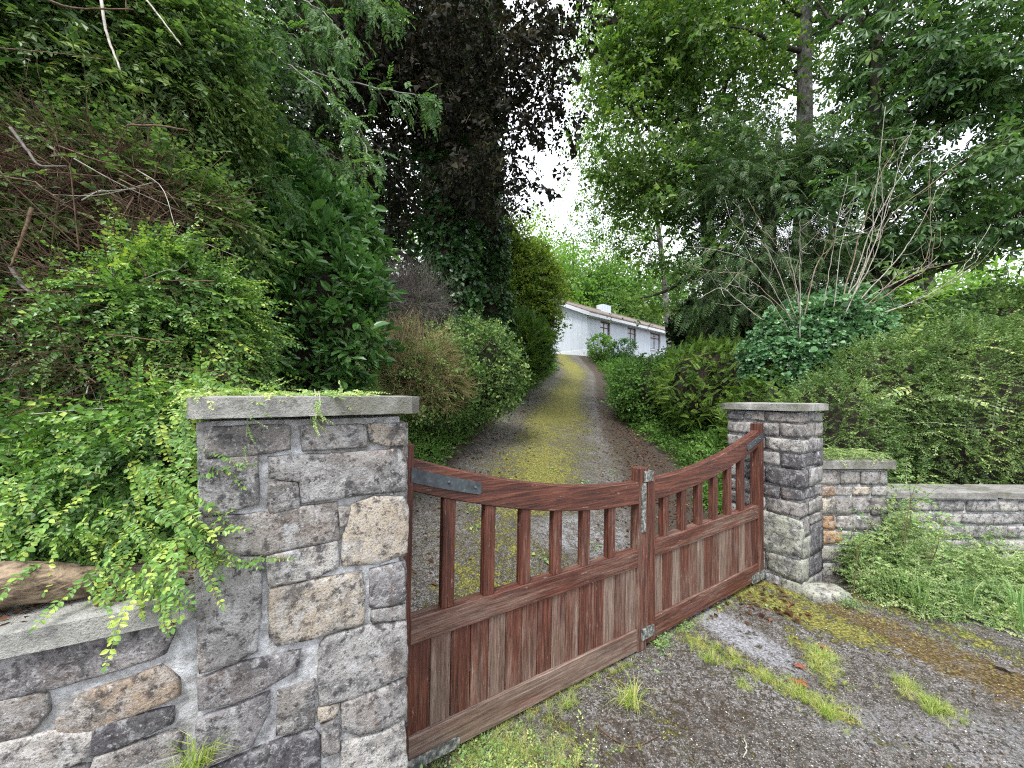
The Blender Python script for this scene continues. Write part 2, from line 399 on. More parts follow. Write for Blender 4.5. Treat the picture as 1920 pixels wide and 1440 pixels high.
G['hedge'] = leaf_mat('hedge_leaf', (.028, .068, .020), (.075, .15, .042), (.19, .31, .085), (.38, .47, .17), .25, .45, .35)
G['bank'] = leaf_mat('bank_leaf', (0.049, 0.119, 0.0252), (0.098, 0.21, 0.0448), (0.168, 0.308, 0.07), (0.308, 0.42, 0.126), .3, .5, .3)
G['yellow'] = leaf_mat('yellow_green_leaf', (.05, .10, .018), (.13, .21, .035), (.26, .35, .06), (.42, .42, .11), .35, .5, .3)
G['frond'] = leaf_mat('conifer_frond', (0.028, 0.077, 0.0168), (0.07, 0.154, 0.0252), (0.154, 0.252, 0.035), None, .25, .5, .3)
G['tan'] = leaf_mat('dry_grass', (0.12, 0.102, 0.048), (0.252, 0.21, 0.102), (0.408, 0.348, 0.18), None, .2, .7, .1)
G['grass'] = leaf_mat('fresh_grass', (.08, .15, .025), (.18, .28, .045), (.34, .42, .10), (.55, .52, .26), .3, .6, .2, 9.)
G['red'] = leaf_mat('red_weed_leaf', (0.096, 0.036, 0.018), (0.24, 0.06, 0.036), (0.336, 0.108, 0.048), None, .3, .5, .3)
G['wallweed'] = leaf_mat('pale_weed_leaf', (.04, .08, .024), (.11, .195, .052), (.21, .32, .10), (.38, .46, .20), .25, .6, .3, 5.)
G['weed'] = leaf_mat('weed_leaf', (0.07, 0.14, 0.042), (0.14, 0.266, 0.084), (0.28, 0.42, 0.154), (0.49, 0.56, 0.21), .3, .5, .3)

# ------------------------------------------------------------------ layout frame
A = np.array([-.4639, 1.4965]); D1 = np.array([.8439, .5365]); D2 = np.array([-.5365, .8439])
def sm(x, a, b):
    t = np.clip((x-a)/(b-a), 0, 1); return t*t*(3-2*t)
def hq(q):
    q = np.asarray(q, float); p = np.maximum(q-.25, 0); p = np.where(q < 1.25, p*p*.5*1.0*.44/.44*.22*2/2+0*p, .11+.22*(q-1.25))
    p = np.where(q < 1.25, .11*np.maximum(q-.25, 0)**2, p)
    hi = np.where(q < 14, .0078*np.maximum(q-3, 0)**2, .0078*121+0*q)
    base = np.where(q < 14, p, .11+.22*12.75+.10*(np.minimum(q, 18)-14)+0*q)
    return base+hi
def qof(x, y): return (x-A[0])*D2[0]+(y-A[1])*D2[1]
def tof(x, y): return (x-A[0])*D1[0]+(y-A[1])*D1[1]
def hroad(x, y): return hq(qof(x, y))
def march(px, py, hf=hroad, y0=.6):
    for Y in np.arange(y0, 60, .02):
        p = at(px, py, Y)
        if p[2] <= hf(p[0], p[1]): return p
    return at(px, py, 40)
left_px = [(850, 832), (900, 788), (945, 758), (990, 722), (1030, 694)]
right_px = [(1250, 885), (1205, 835), (1172, 780), (1148, 735), (1138, 704)]
EL = [march(*p) for p in left_px]; ER = [march(*p) for p in right_px]
EL = np.array([[-1.9, 1.0, 0], [-1.8, 2.4, 0], [-1.45, 4.0, 0]]+[list(p) for p in EL]); ER = np.array([[2.0, 1.0, 0], [2.15, 3.3, 0], [2.2, 4.2, 0]]+[list(p) for p in ER])
def srt(E): return E[np.argsort(E[:, 1])]
EL, ER = srt(EL), srt(ER)
def xl(y): return np.interp(y, EL[:, 1], EL[:, 0])
def xr(y): return np.interp(y, ER[:, 1], ER[:, 0])
print('left', EL.round(2).tolist()); print('right', ER.round(2).tolist())
YTOP = min(EL[-1, 1], ER[-1, 1])
def hterr(x, y):
    x = np.asarray(x, float); y = np.asarray(y, float)
    q = qof(x, y); t = tof(x, y)
    h = hroad(x, y)
    dl = xl(y)-x; dr = x-xr(y)
    inn = sm(q, .3, 1.6)
    bl = .55*sm(dl, .0, 1.1)+.9*sm(dl, 1., 5.)
    br = .35*sm(dr, .0, 1.0)+.5*sm(dr, 1., 4.)
    far = 1-sm(y, YTOP-4, YTOP+1)*.75
    h = h+(bl+br)*inn*far
    # soil banked up behind the left wall
    soil = .85*sm(-t, .58, .95)*sm(q, .02, .25)*(1-sm(q, .6, 3))
    h = h+soil
    # hill behind the house
    h = h+sm(y, 30, 75)*7
    n = noise(np.stack([x, y, 0*x], -1), .9)*.03*sm(np.maximum(dl, dr), .1, .8)*inn
    return h+n

# ------------------------------------------------------------------ ground, driveway, apron
def grid_mesh(name, xs, ys, hf, mat, dz=0., mask=None, attrs=None, kind='structure'):
    X, Y = np.meshgrid(xs, ys); Z = hf(X, Y)+dz
    V = np.stack([X, Y, Z], -1).reshape(-1, 3); nx = len(xs)
    i = (np.arange(len(ys)-1)[:, None]*nx+np.arange(nx-1)[None]).ravel()
    Fq = np.stack([i, i+1, i+nx+1, i+nx], -1)
    if mask is not None:
        c = V[Fq].mean(1); Fq = Fq[mask(c[:, 0], c[:, 1])]
        used = np.unique(Fq); re = -np.ones(len(V), int); re[used] = np.arange(len(used)); V = V[used]; Fq = re[Fq]
    me = mesh(name, V, Fq, smooth=True)
    for k, f in (attrs or {}).items():
        a = me.attributes.new(k, 'FLOAT', 'POINT'); a.data.foreach_set('value', np.asarray(f(V[:, 0], V[:, 1]), dtype=np.float32))
    o = put(name, me, mat); o['kind'] = kind
    return o
b = NB('leaf_littered_soil'); P = b.pos(); n = b.noise(P, 18, 8, .75); n2 = b.noise(P, 1.2, 4)
g = b.ramp(n, [(.3, (.025, .018, .012)), (.55, (.07, .05, .033)), (.75, (.17, .13, .09))])
g = b.mix(b.ramp(n2, [(.5, 0.), (.6, .7)]), g, (.04, .07, .02))
soil_m = b.finish(g, .95, b.bump(n, .8, .03))
xs = np.unique(np.concatenate([np.arange(-6, 9, .15), np.linspace(-150, -6, 40), np.linspace(9, 150, 40)]))
ys = np.unique(np.concatenate([np.arange(.0, 26, .15), np.linspace(-60, 0, 15), np.linspace(26, 300, 40)]))
def hground(x, y):
    h = hterr(x, y)-.012
    onroad = (x > xl(y)+.12) & (x < xr(y)-.12) & (y < YTOP+6)
    return h-np.where(onroad | (qof(x, y) < .25), .05, 0)
grid_mesh('ground', xs, ys, hground, soil_m)

# asphalt with moss, dirt and grit; masks are real stains: 'moss' (yellow green), 'rust' (brown moss), 'bare' (worn pale patch)
def asphalt_mat(name):
    b = NB(name); P = b.pos()
    grit = b.n('ShaderNodeTexVoronoi', {'Vector': P, 'Scale': 95.}); grit2 = b.n('ShaderNodeTexVoronoi', {'Vector': P, 'Scale': 210.})
    n = b.noise(P, 22, 8, .75); big = b.noise(P, 2.3, 6, .65, .5); f = b.noise(P, 240, 3, .7)
    col = b.ramp(n, [(.33, (.018, .016, .013)), (.50, (.048, .044, .037)), (.68, (.15, .145, .135))])
    sepc = b.n('ShaderNodeSeparateColor', {0: grit.outputs['Color']}); sep2 = b.n('ShaderNodeSeparateColor', {0: grit2.outputs['Color']})
    pale = b.ramp(big, [(.44, .12), (.62, .7)])
    chips = b.math('MULTIPLY', b.ramp(sepc.outputs[0], [(.60, 0.), (.72, .8)]), pale)
    col = b.mix(chips, col, b.ramp(sepc.outputs[1], [(0., (.14, .135, .14)), (1., (.46, .46, .48))]))
    col = b.mix(b.ramp(sep2.outputs[0], [(.74, 0.), (.8, .6)]), col, b.ramp(sep2.outputs[1], [(0., (.16, .11, .075)), (1., (.40, .38, .36))]))
    mn = b.noise(P, 9, 9, .78, .5); mn2 = b.noise(P, 60, 5, .7); mn3 = b.noise(b.map(P, (1., .8, 1.)), 34, 6, .8, .3)
    def mask(attr, lo, hi):
        s = b.math('ADD', b.attr(attr).outputs['Fac'], b.math('ADD', b.math('MULTIPLY', b.math('SUBTRACT', mn, .5), 2.3), b.math('MULTIPLY', b.math('SUBTRACT', mn3, .5), 2.4)))
        return b.n('ShaderNodeMapRange', {0: s, 1: lo, 2: hi}).outputs[0]
    bare = mask('bare', .45, .7)
    col = b.mix(bare, col, b.ramp(b.noise(P, 70, 6, .75), [(.34, (.09, .09, .095)), (.5, (.22, .225, .24)), (.66, (.40, .41, .43))]))
    col = b.mix(mask('dirt', .42, .75), col, b.ramp(mn2, [(.35, (.024, .018, .014)), (.55, (.062, .048, .038)), (.72, (.17, .14, .11))]))
    col = b.mix(mask('rust', .45, .70), col, b.ramp(mn2, [(.35, (.028, .018, .011)), (.50, (.085, .052, .022)), (.64, (.24, .20, .06))]))
    mm = mask('moss', .50, .74)
    col = b.mix(mm, col, b.ramp(mn2, [(.35, (.035, .035, .012)), (.50, (.135, .13, .030)), (.64, (.34, .32, .085))]))
    h = b.math('ADD', b.math('MULTIPLY', grit.outputs['Distance'], .5), b.math('ADD', n, b.math('ADD', b.math('MULTIPLY', f, .3), b.math('MULTIPLY', mm, .8))))
    return b.finish(col, .9, b.bump(h, .8, .012), .25)
asph = asphalt_mat('weathered_asphalt')
def blob(x, y, c, r, ang=0.):
    ca, sa = math.cos(ang), math.sin(ang); dx, dy = x-c[0], y-c[1]
    u = (dx*ca+dy*sa)/r[0]; v = (-dx*sa+dy*ca)/r[1]
    return np.clip(1.2-(u*u+v*v)*.75, 0, 1)
def gp(px, py):
    Y = EYE*F/(py-HY); return np.array([(px-HX)/F*Y, Y])
def seg(x, y, pts, wd):
    d = np.full(np.shape(x), 9.)
    for a, c in zip(pts[:-1], pts[1:]):
        ab = c-a; tt = np.clip(((x-a[0])*ab[0]+(y-a[1])*ab[1])/(ab@ab), 0, 1)
        d = np.minimum(d, np.hypot(x-a[0]-ab[0]*tt, y-a[1]-ab[1]*tt))
    return np.clip(1.15-(d/wd)**1.5, 0, 1)
def a_moss(x, y):
    q = qof(x, y); y_ = y
    mid = .5*(xl(y_)+xr(y_)); half = .5*(xr(y_)-xl(y_))
    u = (x-mid)/half
    strip = .80*np.exp(-((u+.12)/.50)**2)+.10+.34*noise(np.stack([x, y*.6, 0*x], -1), 1.6, 1)
    inside = np.where(q > .1, strip*(.55+.45*sm(y, 3, 6)), 0)
    inside = inside-np.where(q > 0, .45*blob(x, y, (.7, 3.9), (.7, .35)), 0)
    out = .0
    for (a, c, wd, k) in (((1385, 1105), (1600, 1190), .24, .95), ((1280, 1190), (1590, 1350), .07, .75), ((1620, 1120), (1900, 1230), .20, .62), ((1100, 1230), (1300, 1400), .05, .5), ((1480, 1180), (1560, 1290), .07, .7), ((860, 1400), (1050, 1440), .10, .6), ((1000, 1330), (1130, 1420), .07, .55), ((1180, 1300), (1300, 1430), .05, .6), ((1450, 1100), (1640, 1200), .12, .75), ((1380, 1080), (1480, 1110), .12, 1.), ((1640, 1380), (1800, 1440), .1, .4), ((900, 1345), (1190, 1250), .04, .6)):
        out = np.maximum(out, k*seg(x, y, [gp(*a), gp(*c)], wd))
    inside = np.where(q > .1, np.maximum(inside, np.maximum(.72*blob(x, y, (-.25, 2.75), (.42, .75), .2), .6*blob(x, y, (.55, 2.9), (.45, .35), .3))), inside)
    return np.where(q > .1, inside, np.maximum(out, .16+.14*noise(np.stack([x, y, 0*x], -1), 2.1, 3)))
def a_rust(x, y):
    out = np.maximum(.78*seg(x, y, [gp(1600, 1160), gp(1950, 1310)], .34), .4*seg(x, y, [gp(1500, 1130), gp(1700, 1180)], .2))
    return np.where(qof(x, y) > .1, .12+.2*sm(y, 8, 14), out)
def a_bare(x, y):
    q = qof(x, y)
    o = .98*blob(x, y, gp(1385, 1190), (.42, .16), math.atan2(*(gp(1470, 1250)-gp(1310, 1150))[::-1]))
    o = np.maximum(o, .50*blob(x, y, gp(1750, 1380), (.8, .22), -.1))
    r = .5*blob(x, y, (.7, 3.9), (.8, .5))
    mid = .5*(xl(y)+xr(y)); half = .5*(xr(y)-xl(y)); u = (x-mid)/half
    r = np.maximum(r, .42*np.exp(-((u-.55)/.2)**2)*sm(y, 5, 9))
    return np.where(q > .1, r, o)
def a_dirt(x, y):
    mid = .5*(xl(y)+xr(y)); half = .5*(xr(y)-xl(y)); u = np.abs((x-mid)/half)
    u = np.where(x > mid, u+.26, u)
    return np.where(qof(x, y) > .1, sm(u, .6, 1.)*1.1, np.maximum(.30+.22*noise(np.stack([x, y, 0*x], -1), 1.6, 2), .55*seg(x, y, [gp(1000, 1440), gp(1350, 1330)], .3)))
att = {'moss': a_moss, 'rust': a_rust, 'bare': a_bare, 'dirt': a_dirt}
def rough_h(x, y):
    P3 = np.stack([x, y, 0*x], -1)
    return noise(P3, 2.2, 1)*.008+noise(P3, 9, 2)*.004+noise(P3, 30, 3)*.0018
def hapr(x, y): return hterr(x, y)+rough_h(x, y)
xs = np.arange(-1.6, 5.4, .022); ys = np.arange(.4, 4.6, .022)
grid_mesh('forecourt', xs, ys, hapr, asph, .004, lambda x, y: (qof(x, y) < .10) & (tof(x, y) > -3.5), att)
# strip for the drive: rows follow its centre line
rows = np.concatenate([np.arange(.9, 5, .035), np.arange(5, YTOP+7, .09)]); us = np.linspace(-1.12, 1.12, 70)
Yg = np.repeat(rows, len(us)).reshape(len(rows), -1); mid = .5*(xl(Yg)+xr(Yg)); half = .5*(xr(Yg)-xl(Yg))+.35*sm(Yg, YTOP-2, YTOP+3)*4
Xg = mid+half*us[None]+noise(np.stack([Yg*0, Yg, us[None]*np.ones_like(Yg)*.2], -1), 2.)*.07*(np.abs(us[None]) > .9)
Zg = hterr(Xg, Yg)+rough_h(Xg, Yg)*1.3+.006
V = np.stack([Xg, Yg, Zg], -1).reshape(-1, 3); nx = len(us)
i = (np.arange(len(rows)-1)[:, None]*nx+np.arange(nx-1)[None]).ravel(); Fq = np.stack([i, i+1, i+nx+1, i+nx], -1)
c = V[Fq].mean(1); Fq = Fq[qof(c[:, 0], c[:, 1]) > .10]
used = np.unique(Fq); re_ = -np.ones(len(V), int); re_[used] = np.arange(len(used)); V = V[used]; Fq = re_[Fq]
me = mesh('driveway', V, Fq, smooth=True)
for k, f in att.items():
    a_ = me.attributes.new(k, 'FLOAT', 'POINT'); a_.data.foreach_set('value', np.asarray(f(V[:, 0], V[:, 1]), dtype=np.float32))
o = put('driveway', me, asph); o['kind'] = 'structure'

# ------------------------------------------------------------------ masonry
class Frame:
    """vertical face: origin o (xy), direction u (xy), outward normal n (xy)"""
    def __init__(s, o, u, n): s.o = np.array(o, float); s.u = np.array(u, float); s.n = np.array(n, float)
    def P(s, u, z, d=0.):
        u = np.asarray(u, float); z = np.asarray(z, float); d = np.asarray(d, float)
        xy = s.o+u[..., None]*s.u+d[..., None]*s.n if np.ndim(u) else s.o+u*s.u+d*s.n
        return np.concatenate([xy, z[..., None]], -1) if np.ndim(u) else np.array([*xy, z])
    def ray(s, px, py):
        r = np.array([(px-HX)/F, 1.0]); # o+u*U = r*Y
        M = np.array([[r[0], -s.u[0]], [r[1], -s.u[1]]]); Y, U = np.linalg.solve(M, s.o)
        return U, EYE-(py-HY)/F*Y
STONES = {'grey': (.30, .29, .28), 'brown': (.265, .245, .225), 'tan': (.44, .385, .31), 'dark': (.085, .08, .088), 'pale': (.45, .43, .40), 'purple': (.235, .22, .225), 'orange': (.45, .26, .13), 'green': (.30, .31, .25), 'ochre': (.36, .285, .215)}
def stone_poly(parent, fr, poly, col, proud=.012, grow=.0045):
    P = np.array(poly, float); c = P.mean(0)
    # densify with a rounded, jittered outline
    out = []
    m = len(P)
    for i in range(m):
        a, b_ = P[i], P[(i+1) % m]; L_ = np.linalg.norm(b_-a); k = max(2, int(L_/.022))
        for j in range(k): out.append(a+(b_-a)*(j/k))
    O = np.array(out); n = len(O)
    tg = norm(np.roll(O, -1, 0)-np.roll(O, 1, 0)); nr_ = np.stack([tg[:, 1], -tg[:, 0]], -1)
    if ((O-c)*nr_).sum() < 0: nr_ = -nr_
    nr_ = norm(nr_+.5*norm(O-c)); q3 = np.c_[O, np.full(n, c[0]*7)]
    O = O+nr_*grow+nr_*(noise(q3, 30)*.0045+noise(q3, 95, 1)*.0028)[:, None]
    V = []; rings = [(1., -.03), (1., -.002), (.985, .55), (.95, .85), (.84, 1.), (.66, 1.05), (.45, 1.05), (.22, 1.05)]
    for s_, h in rings:
        q = c+(O-c)*s_
        hh = np.full(n, h if h < 0 else h*proud)
        if h > 0:
            nn = noise(np.c_[q, np.full(n, c[1]*5)], 14)*.35+noise(np.c_[q, np.full(n, c[1]*5)], 45, 1)*.16
            hh = hh+nn*proud*min(1, h)
        V.append(fr.P(q[:, 0], q[:, 1], hh))
    V.append(fr.P(np.array([c[0]]), np.array([c[1]]), np.array([proud*1.05])))
    V = np.concatenate(V); Fc = []
    for r in range(len(rings)-1):
        for i in range(n):
            j = (i+1) % n; a, b_, c_, d_ = r*n+i, r*n+j, (r+1)*n+j, (r+1)*n+i
            Fc += [[a, b_, c_], [a, c_, d_]]
    r = len(rings)-1; Fc += [[r*n+i, r*n+(i+1) % n, len(V)-1] for i in range(n)]
    Fc = np.array(Fc)
    e = V[Fc[-1]]; nn = np.cross(e[1]-e[0], e[2]-e[0])
    if nn[:2] @ fr.n < 0: Fc = Fc[:, ::-1]
    o = put('stone', mesh('stone', V, Fc, smooth=True), stone_m, parent)
    j = 1+R.normal()*.08; cc = STONES[col]; o.color = (cc[0]*j, cc[1]*j, cc[2]*j, 1); return o
_cube = {}
def cube_grid(n):
    if n in _cube: return _cube[n]
    V = []; Fc = []; idx = {}
    def vid(p):
        k = tuple(np.round(p, 5))
        if k not in idx: idx[k] = len(V); V.append(p)
        return idx[k]
    L_ = np.linspace(-1, 1, n+1)
    for ax in range(3):
        for sg in (-1, 1):
            for i in range(n):
                for j in range(n):
                    q = []
                    for (a, b_) in ((i, j), (i+1, j), (i+1, j+1), (i, j+1)):
                        p = np.zeros(3); p[ax] = sg; p[(ax+1) % 3] = L_[a]; p[(ax+2) % 3] = L_[b_]; q.append(vid(p))
                    Fc.append(q if sg > 0 else q[::-1])
    _cube[n] = (np.array(V), np.array(Fc)); return _cube[n]
def stone_box(parent, fr, u0, u1, z0, z1, d0, d1, col, n=4, jit=1., name='stone', mat=None, rnd=.25):
    V, Fc = cube_grid(n); s = np.array([(u1-u0)/2, (d1-d0)/2, (z1-z0)/2]); rot = R.normal()*.022*jit; tap = R.normal()*.06*jit
    r = .9 if n > 1 else 1
    W = V.copy(); L2 = np.linalg.norm(W, axis=1, keepdims=True); W = W*(1-rnd*.35)+(W/L2)*rnd*.42
    W = W*s; W[:, 2] *= 1+tap*V[:, 0]; W[:, 2] += rot*W[:, 0]
    seedp = R.uniform(0, 50, 3)
    W = W+noise(W+seedp, 16)[:, None]*norm(V)*.010*jit+noise(W+seedp, 45, 1)[:, None]*norm(V)*.005*jit
    W[:, 0] *= 1+.08*noise(W[:, [2, 1, 0]]*0+W[:, [2]]+seedp, 9)*jit
    W = W+np.array([(u0+u1)/2, (d0+d1)/2, (z0+z1)/2])
    VV = fr.P(W[:, 0], W[:, 2], W[:, 1])
    if np.cross([fr.u[0], fr.u[1], 0], [fr.n[0], fr.n[1], 0])[2] < 0: Fc = Fc[:, ::-1]
    o = put(name, mesh(name, VV, Fc, smooth=True), mat or stone_m, parent)
    if mat is None:
        j = 1+R.normal()*.1; cc = STONES[col]; o.color = (cc[0]*j, cc[1]*j, cc[2]*j, 1)
    return o
def slab(parent, name, fr, u0, u1, z0, z1, d0, d1, mat, sub=10, jit=.003, label=None):
    """coping or core slab with slightly worn edges"""
    V, Fc = cube_grid(sub); s = np.array([(u1-u0)/2, (d1-d0)/2, (z1-z0)/2]); W = V*s
    e = (np.abs(V) > .999).sum(1)
    W = W*(1-np.where(e >= 2, .006/np.maximum(s.min()*3, .05), 0)[:, None])
    sp = R.uniform(0, 50, 3); W = W+norm(V)*(noise(W+sp, 12)*jit+noise(W+sp, 37, 1)*jit*.5)[:, None]
    W = W+np.array([(u0+u1)/2, (d0+d1)/2, (z0+z1)/2]); VV = fr.P(W[:, 0], W[:, 2], W[:, 1])
    if np.cross([fr.u[0], fr.u[1], 0], [fr.n[0], fr.n[1], 0])[2] < 0: Fc = Fc[:, ::-1]
    return put(name, mesh(name, VV, Fc, smooth=False), mat, parent)
# --- left pillar
N = A-.05*D1-.26*D2; WL = .545; DP = .578
frL = Frame(N, -D1, -D2)                    # u runs from the near corner towards the left
lp = empty('gate_pillar', (*(N-D1*WL/2+D2*DP/2), 0), 'tall rubble stone gate pillar under a grey slab, left of the gate and nearest the camera', 'pillar', 'gate pillars')
slab(lp, 'mortar_core', frL, 0.012, WL-.005, -.05, 1.535, -DP, -.004, mortar_m, 14, .006)
def c1(x, y): return frL.ray(300+x/1.9464, 700+y/1.9459)
polys = [
 ('brown', [(165,200),(330,190),(470,192),(475,275),(330,297),(170,303)]), ('brown', [(515,195),(745,188),(752,265),(522,282)]), ('tan', [(762,188),(888,184),(892,258),(830,262),(772,245)]),
 ('grey', [(150,318),(350,303),(358,470),(250,503),(155,512)]), ('grey', [(398,305),(630,292),(872,276),(898,325),(896,425),(700,445),(515,472),(508,392),(400,380)]), ('brown', [(400,398),(500,400),(507,490),(402,505)]),
 ('brown', [(160,530),(390,510),(510,490),(640,472),(652,600),(520,628),(380,657),(162,645)]), ('tan', [(700,480),(780,450),(885,450),(904,490),(898,650),(800,690),(670,697),(668,600),(685,520)]), ('brown', [(652,487),(690,487),(678,550),(656,556)]),
 ('grey', [(135,685),(370,668),(366,860),(350,1010),(270,1052),(143,1092)]), ('pale', [(392,665),(500,640),(642,612),(650,700),(560,742),(400,772)]), ('tan', [(400,788),(560,752),(735,722),(748,800),(744,905),(560,962),(430,987),(402,960)]),
 ('purple', [(768,715),(885,690),(897,820),(850,842),(768,848)]), ('grey', [(775,862),(893,842),(893,890),(772,902)]),
 ('purple', [(140,1120),(280,1060),(510,1010),(508,1070),(420,1122),(280,1192),(143,1224)]), ('grey', [(602,960),(740,922),(897,900),(900,1080),(820,1130),(700,1182),(585,1207),(580,1000)]),
 ('brown', [(430,1160),(560,1120),(562,1280),(500,1302),(428,1314)]), ('purple', [(138,1262),(396,1165),(396,1232),(330,1352),(136,1440)]), ('grey', [(660,1200),(800,1150),(896,1112),(898,1230),(830,1280),(720,1312),(665,1292)]),
 ('brown', [(590,1282),(646,1250),(652,1372),(600,1388)]), ('tan', [(578,1222),(650,1205),(632,1248),(586,1260)]), ('dark', [(150,1460),(400,1352),(560,1300),(585,1330),(585,1520),(300,1640),(140,1700)]), ('pale', [(660,1345),(800,1310),(890,1265),(898,1420),(870,1500),(660,1520)])]
for col, pl in polys: stone_poly(lp, frL, [c1(*p) for p in pl], col)
for (u0, u1, z0, z1, col) in ((.02, .2, .01, .06, 'grey'), (.23, .34, .0, .09, 'brown')): stone_box(lp, frL, u0, u1, z0, z1, -.03, .016, col)
frLs = Frame(N, D2, D1)                     # face towards the drive
def courses(parent, fr, zs, U, cols, lo=.12, hi=.26, d0=-.04, d1=.016, u_start=0., skip=None, n=3):
    for z0, z1 in zip(zs[:-1], zs[1:]):
        u = u_start
        while u < U-.02:
            wd = R.uniform(lo, hi); wd = U-u if U-u-wd < lo*.6 else wd
            a, b_ = u+.006, u+wd-.006; u += wd
            if skip and skip((a+b_)/2, (z0+z1)/2): continue
            dz = (z1-z0)
            stone_box(parent, fr, a, b_, z0+.006+R.uniform(0, .006), z1-.006-R.uniform(0, .006), d0, d1*R.uniform(.6, 1.3), random.choice(cols), n)
courses(lp, frLs, [.0, .16, .33, .45, .62, .75, .92, 1.05, 1.2, 1.36, 1.52], DP, ['grey', 'brown', 'dark', 'pale'])
cp = slab(lp, 'coping_slab', frL, -.052, WL+.012, 1.538, 1.6, -DP-.05, .05, cap_m, 16, .003)
# --- right pillar
CR = A+3.15*D1-.241*D2
rp = empty('gate_pillar', (*(CR+D1*.22+D2*DP/2), 0), 'smaller looking far gate pillar of dark stones right of the gate with flat grey cap', 'pillar', 'gate pillars')
frRf = Frame(CR, D1, -D2); frRs = Frame(CR, D2, -D1)
WR = .43
slab(rp, 'mortar_core', frRf, .014, WR-.012, -.05, 1.468, -DP+.014, -.014, mortar_m, 10, .005)
zs = [-.05, .09, .27, .61, .735, .845, 1.0, 1.13, 1.25, 1.375, 1.462]
ctab = ['green', 'green', 'green', 'brown', 'dark', 'dark', 'dark', 'pale', 'brown', 'brown']
for i in range(len(zs)-1):
    z0, z1 = zs[i]+.007, zs[i+1]-.007
    if i == 2:
        stone_box(rp, frRs, -.008, .33, z0, z1, -.06, .016, 'green', 6, 1.6); stone_box(rp, frRs, .345, DP, z0, z1, -.06, .012, 'grey', 4)
        stone_box(rp, frRf, .03, .16, z0, z0+.16, -.05, .016, 'green', 4); stone_box(rp, frRf, .03, .15, z0+.175, z1, -.05, .016, 'brown', 4); stone_box(rp, frRf, .17, WR, z0, z1-.08, -.05, .016, 'dark', 5); stone_box(rp, frRf, .165, WR, z1-.07, z1, -.05, .016, 'brown', 4)
        continue
    q = .24 if i % 2 else .13; q2 = .14 if i % 2 else .26
    stone_box(rp, frRs, -.014, q, z0, z1, -q2, .014, ctab[i], 5, 1.3)               # corner stone shows on both faces
    u = q+.012
    while u < DP-.02:
        wd = R.uniform(.11, .2); wd = DP-u if DP-u-wd < .08 else wd
        stone_box(rp, frRs, u, u+wd-.012, z0+R.uniform(0, .006), z1-R.uniform(0, .006), -.05, .012, random.choice(['brown', 'grey', 'dark', 'brown']), 4); u += wd
    stone_box(rp, frRf, q2+.012, WR+.004, z0, z1, -.16, .014, random.choice(['dark', 'grey', 'purple', ctab[i]]), 4, 1.3)
slab(rp, 'coping_slab', frRf, -.045, WR+.05, 1.472, 1.535, -DP-.045, .05, cap_m, 14, .003)
# --- left wall
WO = np.array([-.855, .985]); WD = np.array([-.894, -.449]); WN = np.array([.449, -.894])
frW = Frame(WO, WD, WN)
lw = empty('garden_wall', (*(WO+WD*.8), 0), 'low rubble stone wall with rough concrete coping at lower left, below the spilling shrub and log', 'wall', 'garden walls')
slab(lw, 'mortar_core', frW, -.03, 1.9, -.05, 1.012, -.28, -.004, mortar_m, 14, .006)
def c4(x, y): return frW.ray(x/3.274, 1000+y/3.2727)
for col, pl in [('purple', [(-40,775),(300,680),(1040,558),(1048,620),(1000,722),(700,822),(250,942),(-60,1015)]), ('brown', [(-30,1035),(200,985),(270,1000),(278,1090),(180,1202),(-40,1250)]),
                ('ochre', [(500,1002),(800,900),(985,820),(1085,900),(1088,985),(900,1062),(560,1192),(380,1232),(375,1130)]), ('pale', [(-20,1300),(350,1232),(560,1215),(558,1332),(420,1402),(200,1455),(-40,1480)]),
                ('dark', [(590,1192),(820,1122),(1052,1078),(1048,1152),(720,1292),(590,1335)]), ('brown', [(600,1372),(1050,1222),(1105,1240),(1085,1325),(850,1425),(560,1480)]), ('grey', [(560,1500),(1100,1350),(1100,1480),(560,1660)]), ('brown', [(-40,1520),(520,1440),(520,1640),(-40,1760)])]:
    stone_poly(lw, frW, [c4(*p) for p in pl], col, .011, .009)
courses(lw, frW, [.0, .12, .26, .4], 1.8, ['grey', 'brown', 'pale'], .15, .35, u_start=.0)
courses(lw, frW, [.4, .55, .7, .84, .99], 1.8, ['grey', 'brown', 'pale', 'purple'], .15, .35, u_start=.52)
for u in (0, .62, 1.24): slab(lw, 'coping_slab', frW, u-.05 if u == 0 else u+.004, u+.62, 1.016, 1.078, -.31, .035, cap_m, 14, .004)
# --- wing walls right
W1 = Frame((2.70, 3.30), (1, 0), (0, -1))
w1 = empty('garden_wall', (3.02, 3.42, 0), 'short stepped wing wall of tan and brown stones beside the far pillar', 'wall', 'garden walls')
slab(w1, 'mortar_core', W1, .0, .64, -.05, .945, -.26, -.004, mortar_m, 10, .005)
courses(w1, W1, [-.02, .12, .27, .40, .54, .70, .80, .935], .645, ['tan', 'brown', 'grey', 'pale', 'brown', 'orange'], .12, .24, d1=.018, n=4)
slab(w1, 'coping_slab', W1, -.02, .71, .948, 1.028, -.30, .045, cap2_m, 10, .004)
W2 = Frame((3.42, 3.52), (.9995, -.03), (-.03, -.9995))
w2 = empty('garden_wall', (5.4, 3.6, 0), 'lower garden wall with thin coping at the far right, half hidden by hedge and weeds', 'wall', 'garden walls')
slab(w2, 'mortar_core', W2, .0, 4.6, -.05, .628, -.26, -.004, mortar_m, 12, .005)
courses(w2, W2, [-.02, .12, .25, .38, .50, .62], 4.55, ['grey', 'pale', 'brown', 'pale', 'grey', 'dark'], .16, .34, d1=.016, n=3)
for k in range(4): slab(w2, 'coping_slab', W2, k*1.15+.004-.02, (k+1)*1.15, .632, .70, -.30, .045, cap2_m, 10, .004)

